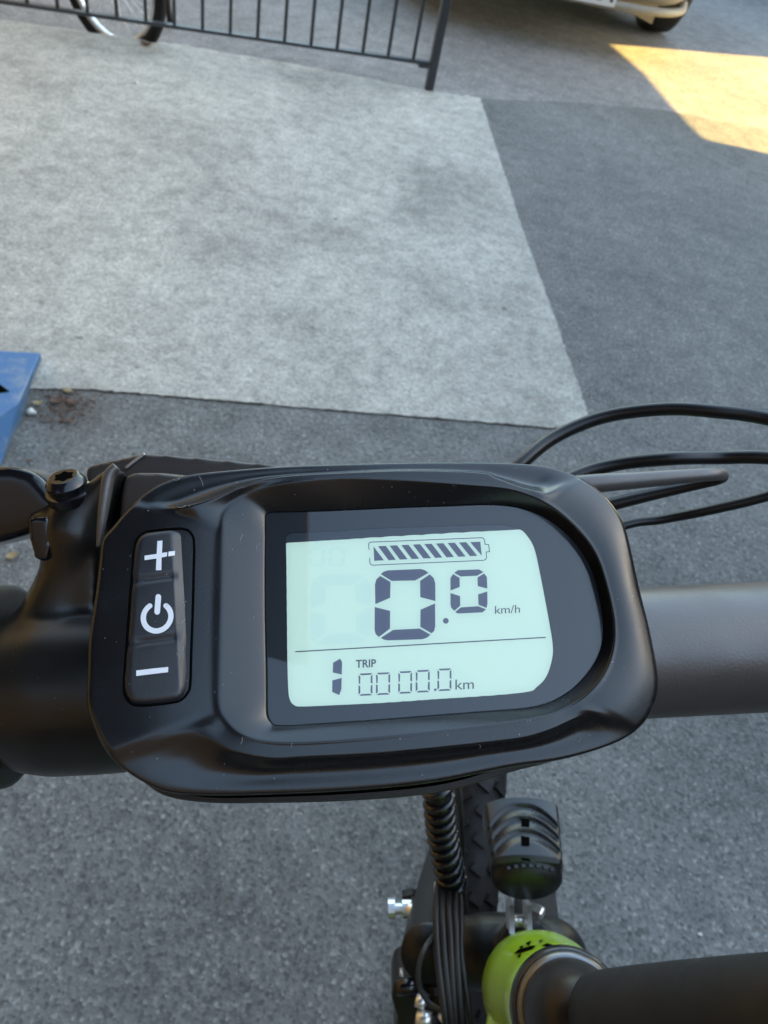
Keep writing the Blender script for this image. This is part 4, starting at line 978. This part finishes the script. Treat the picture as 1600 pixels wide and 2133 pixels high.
# ---------------- rim brake on the left of the fork
bx = M3@np.array([1, 0.02, 0])
q = W(812, 1893, .52)
V, Fc = lathe_m(q, bx, [(-.001, .004), (-.001, .0065), (.0035, .0065), (.0035, .0035), (.0085, .0035), (.0085, .0062), (.0145, .0062), (.0145, .002)], 14); add('brake_bolt', V, Fc, MT['chrome'], bike, smooth=False)
V, Fc = lathe_m(q+bx*.0145, bx, [(0, .003), (0, .0082), (.003, .0082), (.003, .003)], 24); add('brake_washer', V, Fc, MT['black'], bike)
V, Fc = tube_m([W(852, 1893, .515), W(868, 1903, .51), W(885, 1920, .505), W(902, 1938, .50)], [.0042, .0034, .0020, .0018], 12); add('brake_spring', V, Fc, MT['chrome'], bike)
V, Fc = tube_m([W(878, 1880, .5), W(895, 1892, .495)], .003, 10, smooth=False); add('pad_holder', V, Fc, MT['chrome'], bike)
V, Fc = tube_m([W(908, 1838, .46), W(907, 1890, .45)], .0010, 8, smooth=False); add('cable_end', V, Fc, MT['chrome'], bike)
arm_ = plate([(838, 1868), (860, 1862), (884, 1880), (905, 1900), (912, 1940), (888, 1930), (860, 1912), (842, 1905)], .520, .010)
organic('brake_arm', [arm_], MT['black'], .001, 4)
# brake caliper low on the left
cal = plate([(822, 2048), (840, 2038), (872, 2040), (880, 2060), (900, 2075), (905, 2133), (900, 2200), (820, 2200), (828, 2120), (815, 2080)], .50, .04)
organic('brake_caliper', [cal], MT['black'], .0014, 4)
V, Fc = tube_m([W(826, 2055, .492), W(870, 2055, .492)], .0055, 16, smooth=False); add('adjuster_barrel', V, Fc, MT['gloss'], bike)
V, Fc = tube_m([W(836, 2018, .50), W(837, 2036, .495)], .0012, 10, smooth=False); add('adjuster_pin', V, Fc, MT['chrome'], bike)
V, Fc = tube_m([W(868, 2083, .482), W(886, 2090, .480)], .0040, 12, smooth=False); add('caliper_bolt', V, Fc, MT['chrome'], bike)
V, Fc = tube_m([W(868, 2120, .478), W(898, 2126, .476)], .0048, 12, smooth=False); add('caliper_bolt', V, Fc, MT['chrome'], bike)
V, Fc = tube_m([W(920, 2112, .44), W(930, 2125, .44)], .0030, 12, smooth=False); add('mount_bolt', V, Fc, MT['chrome'], bike)
# rear of the bicycle, behind the viewer: rear wheel, seat tube and saddle
wheel(bike, 'rear_wheel', np.array([.12, -.72, Rw]), fh, Rw, .0215, MT['black'], MT['tyre'], 36)
V, Fc = tube_m([hA+np.array([-.005, -.5, -.45]), (.12, -.50, .32), (.12, -.62, .70)], .02, 20); add('seat_tube', V, Fc, MT['green'], bike)
V, Fc = joinm([tube_m([(.12, -.50, .32), (.12+s_*.06, -.72, Rw)], .010, 10, smooth=False) for s_ in (-1, 1)]); add('chain_stay', V, Fc, MT['green'], bike)
V, Fc = tube_m([(.12, -.46, .86), (.12, -.56, .87), (.12, -.66, .875), (.12, -.72, .88)], [.022, .035, .075, .06], 20); sd = add('saddle', V, Fc, MT['rubber'], bike)

# ------------------------------------------------------------------ render settings
S.render.engine = 'CYCLES'
S.cycles.max_bounces = 8; S.cycles.transparent_max_bounces = 8
S.render.resolution_x = 768; S.render.resolution_y = 1024
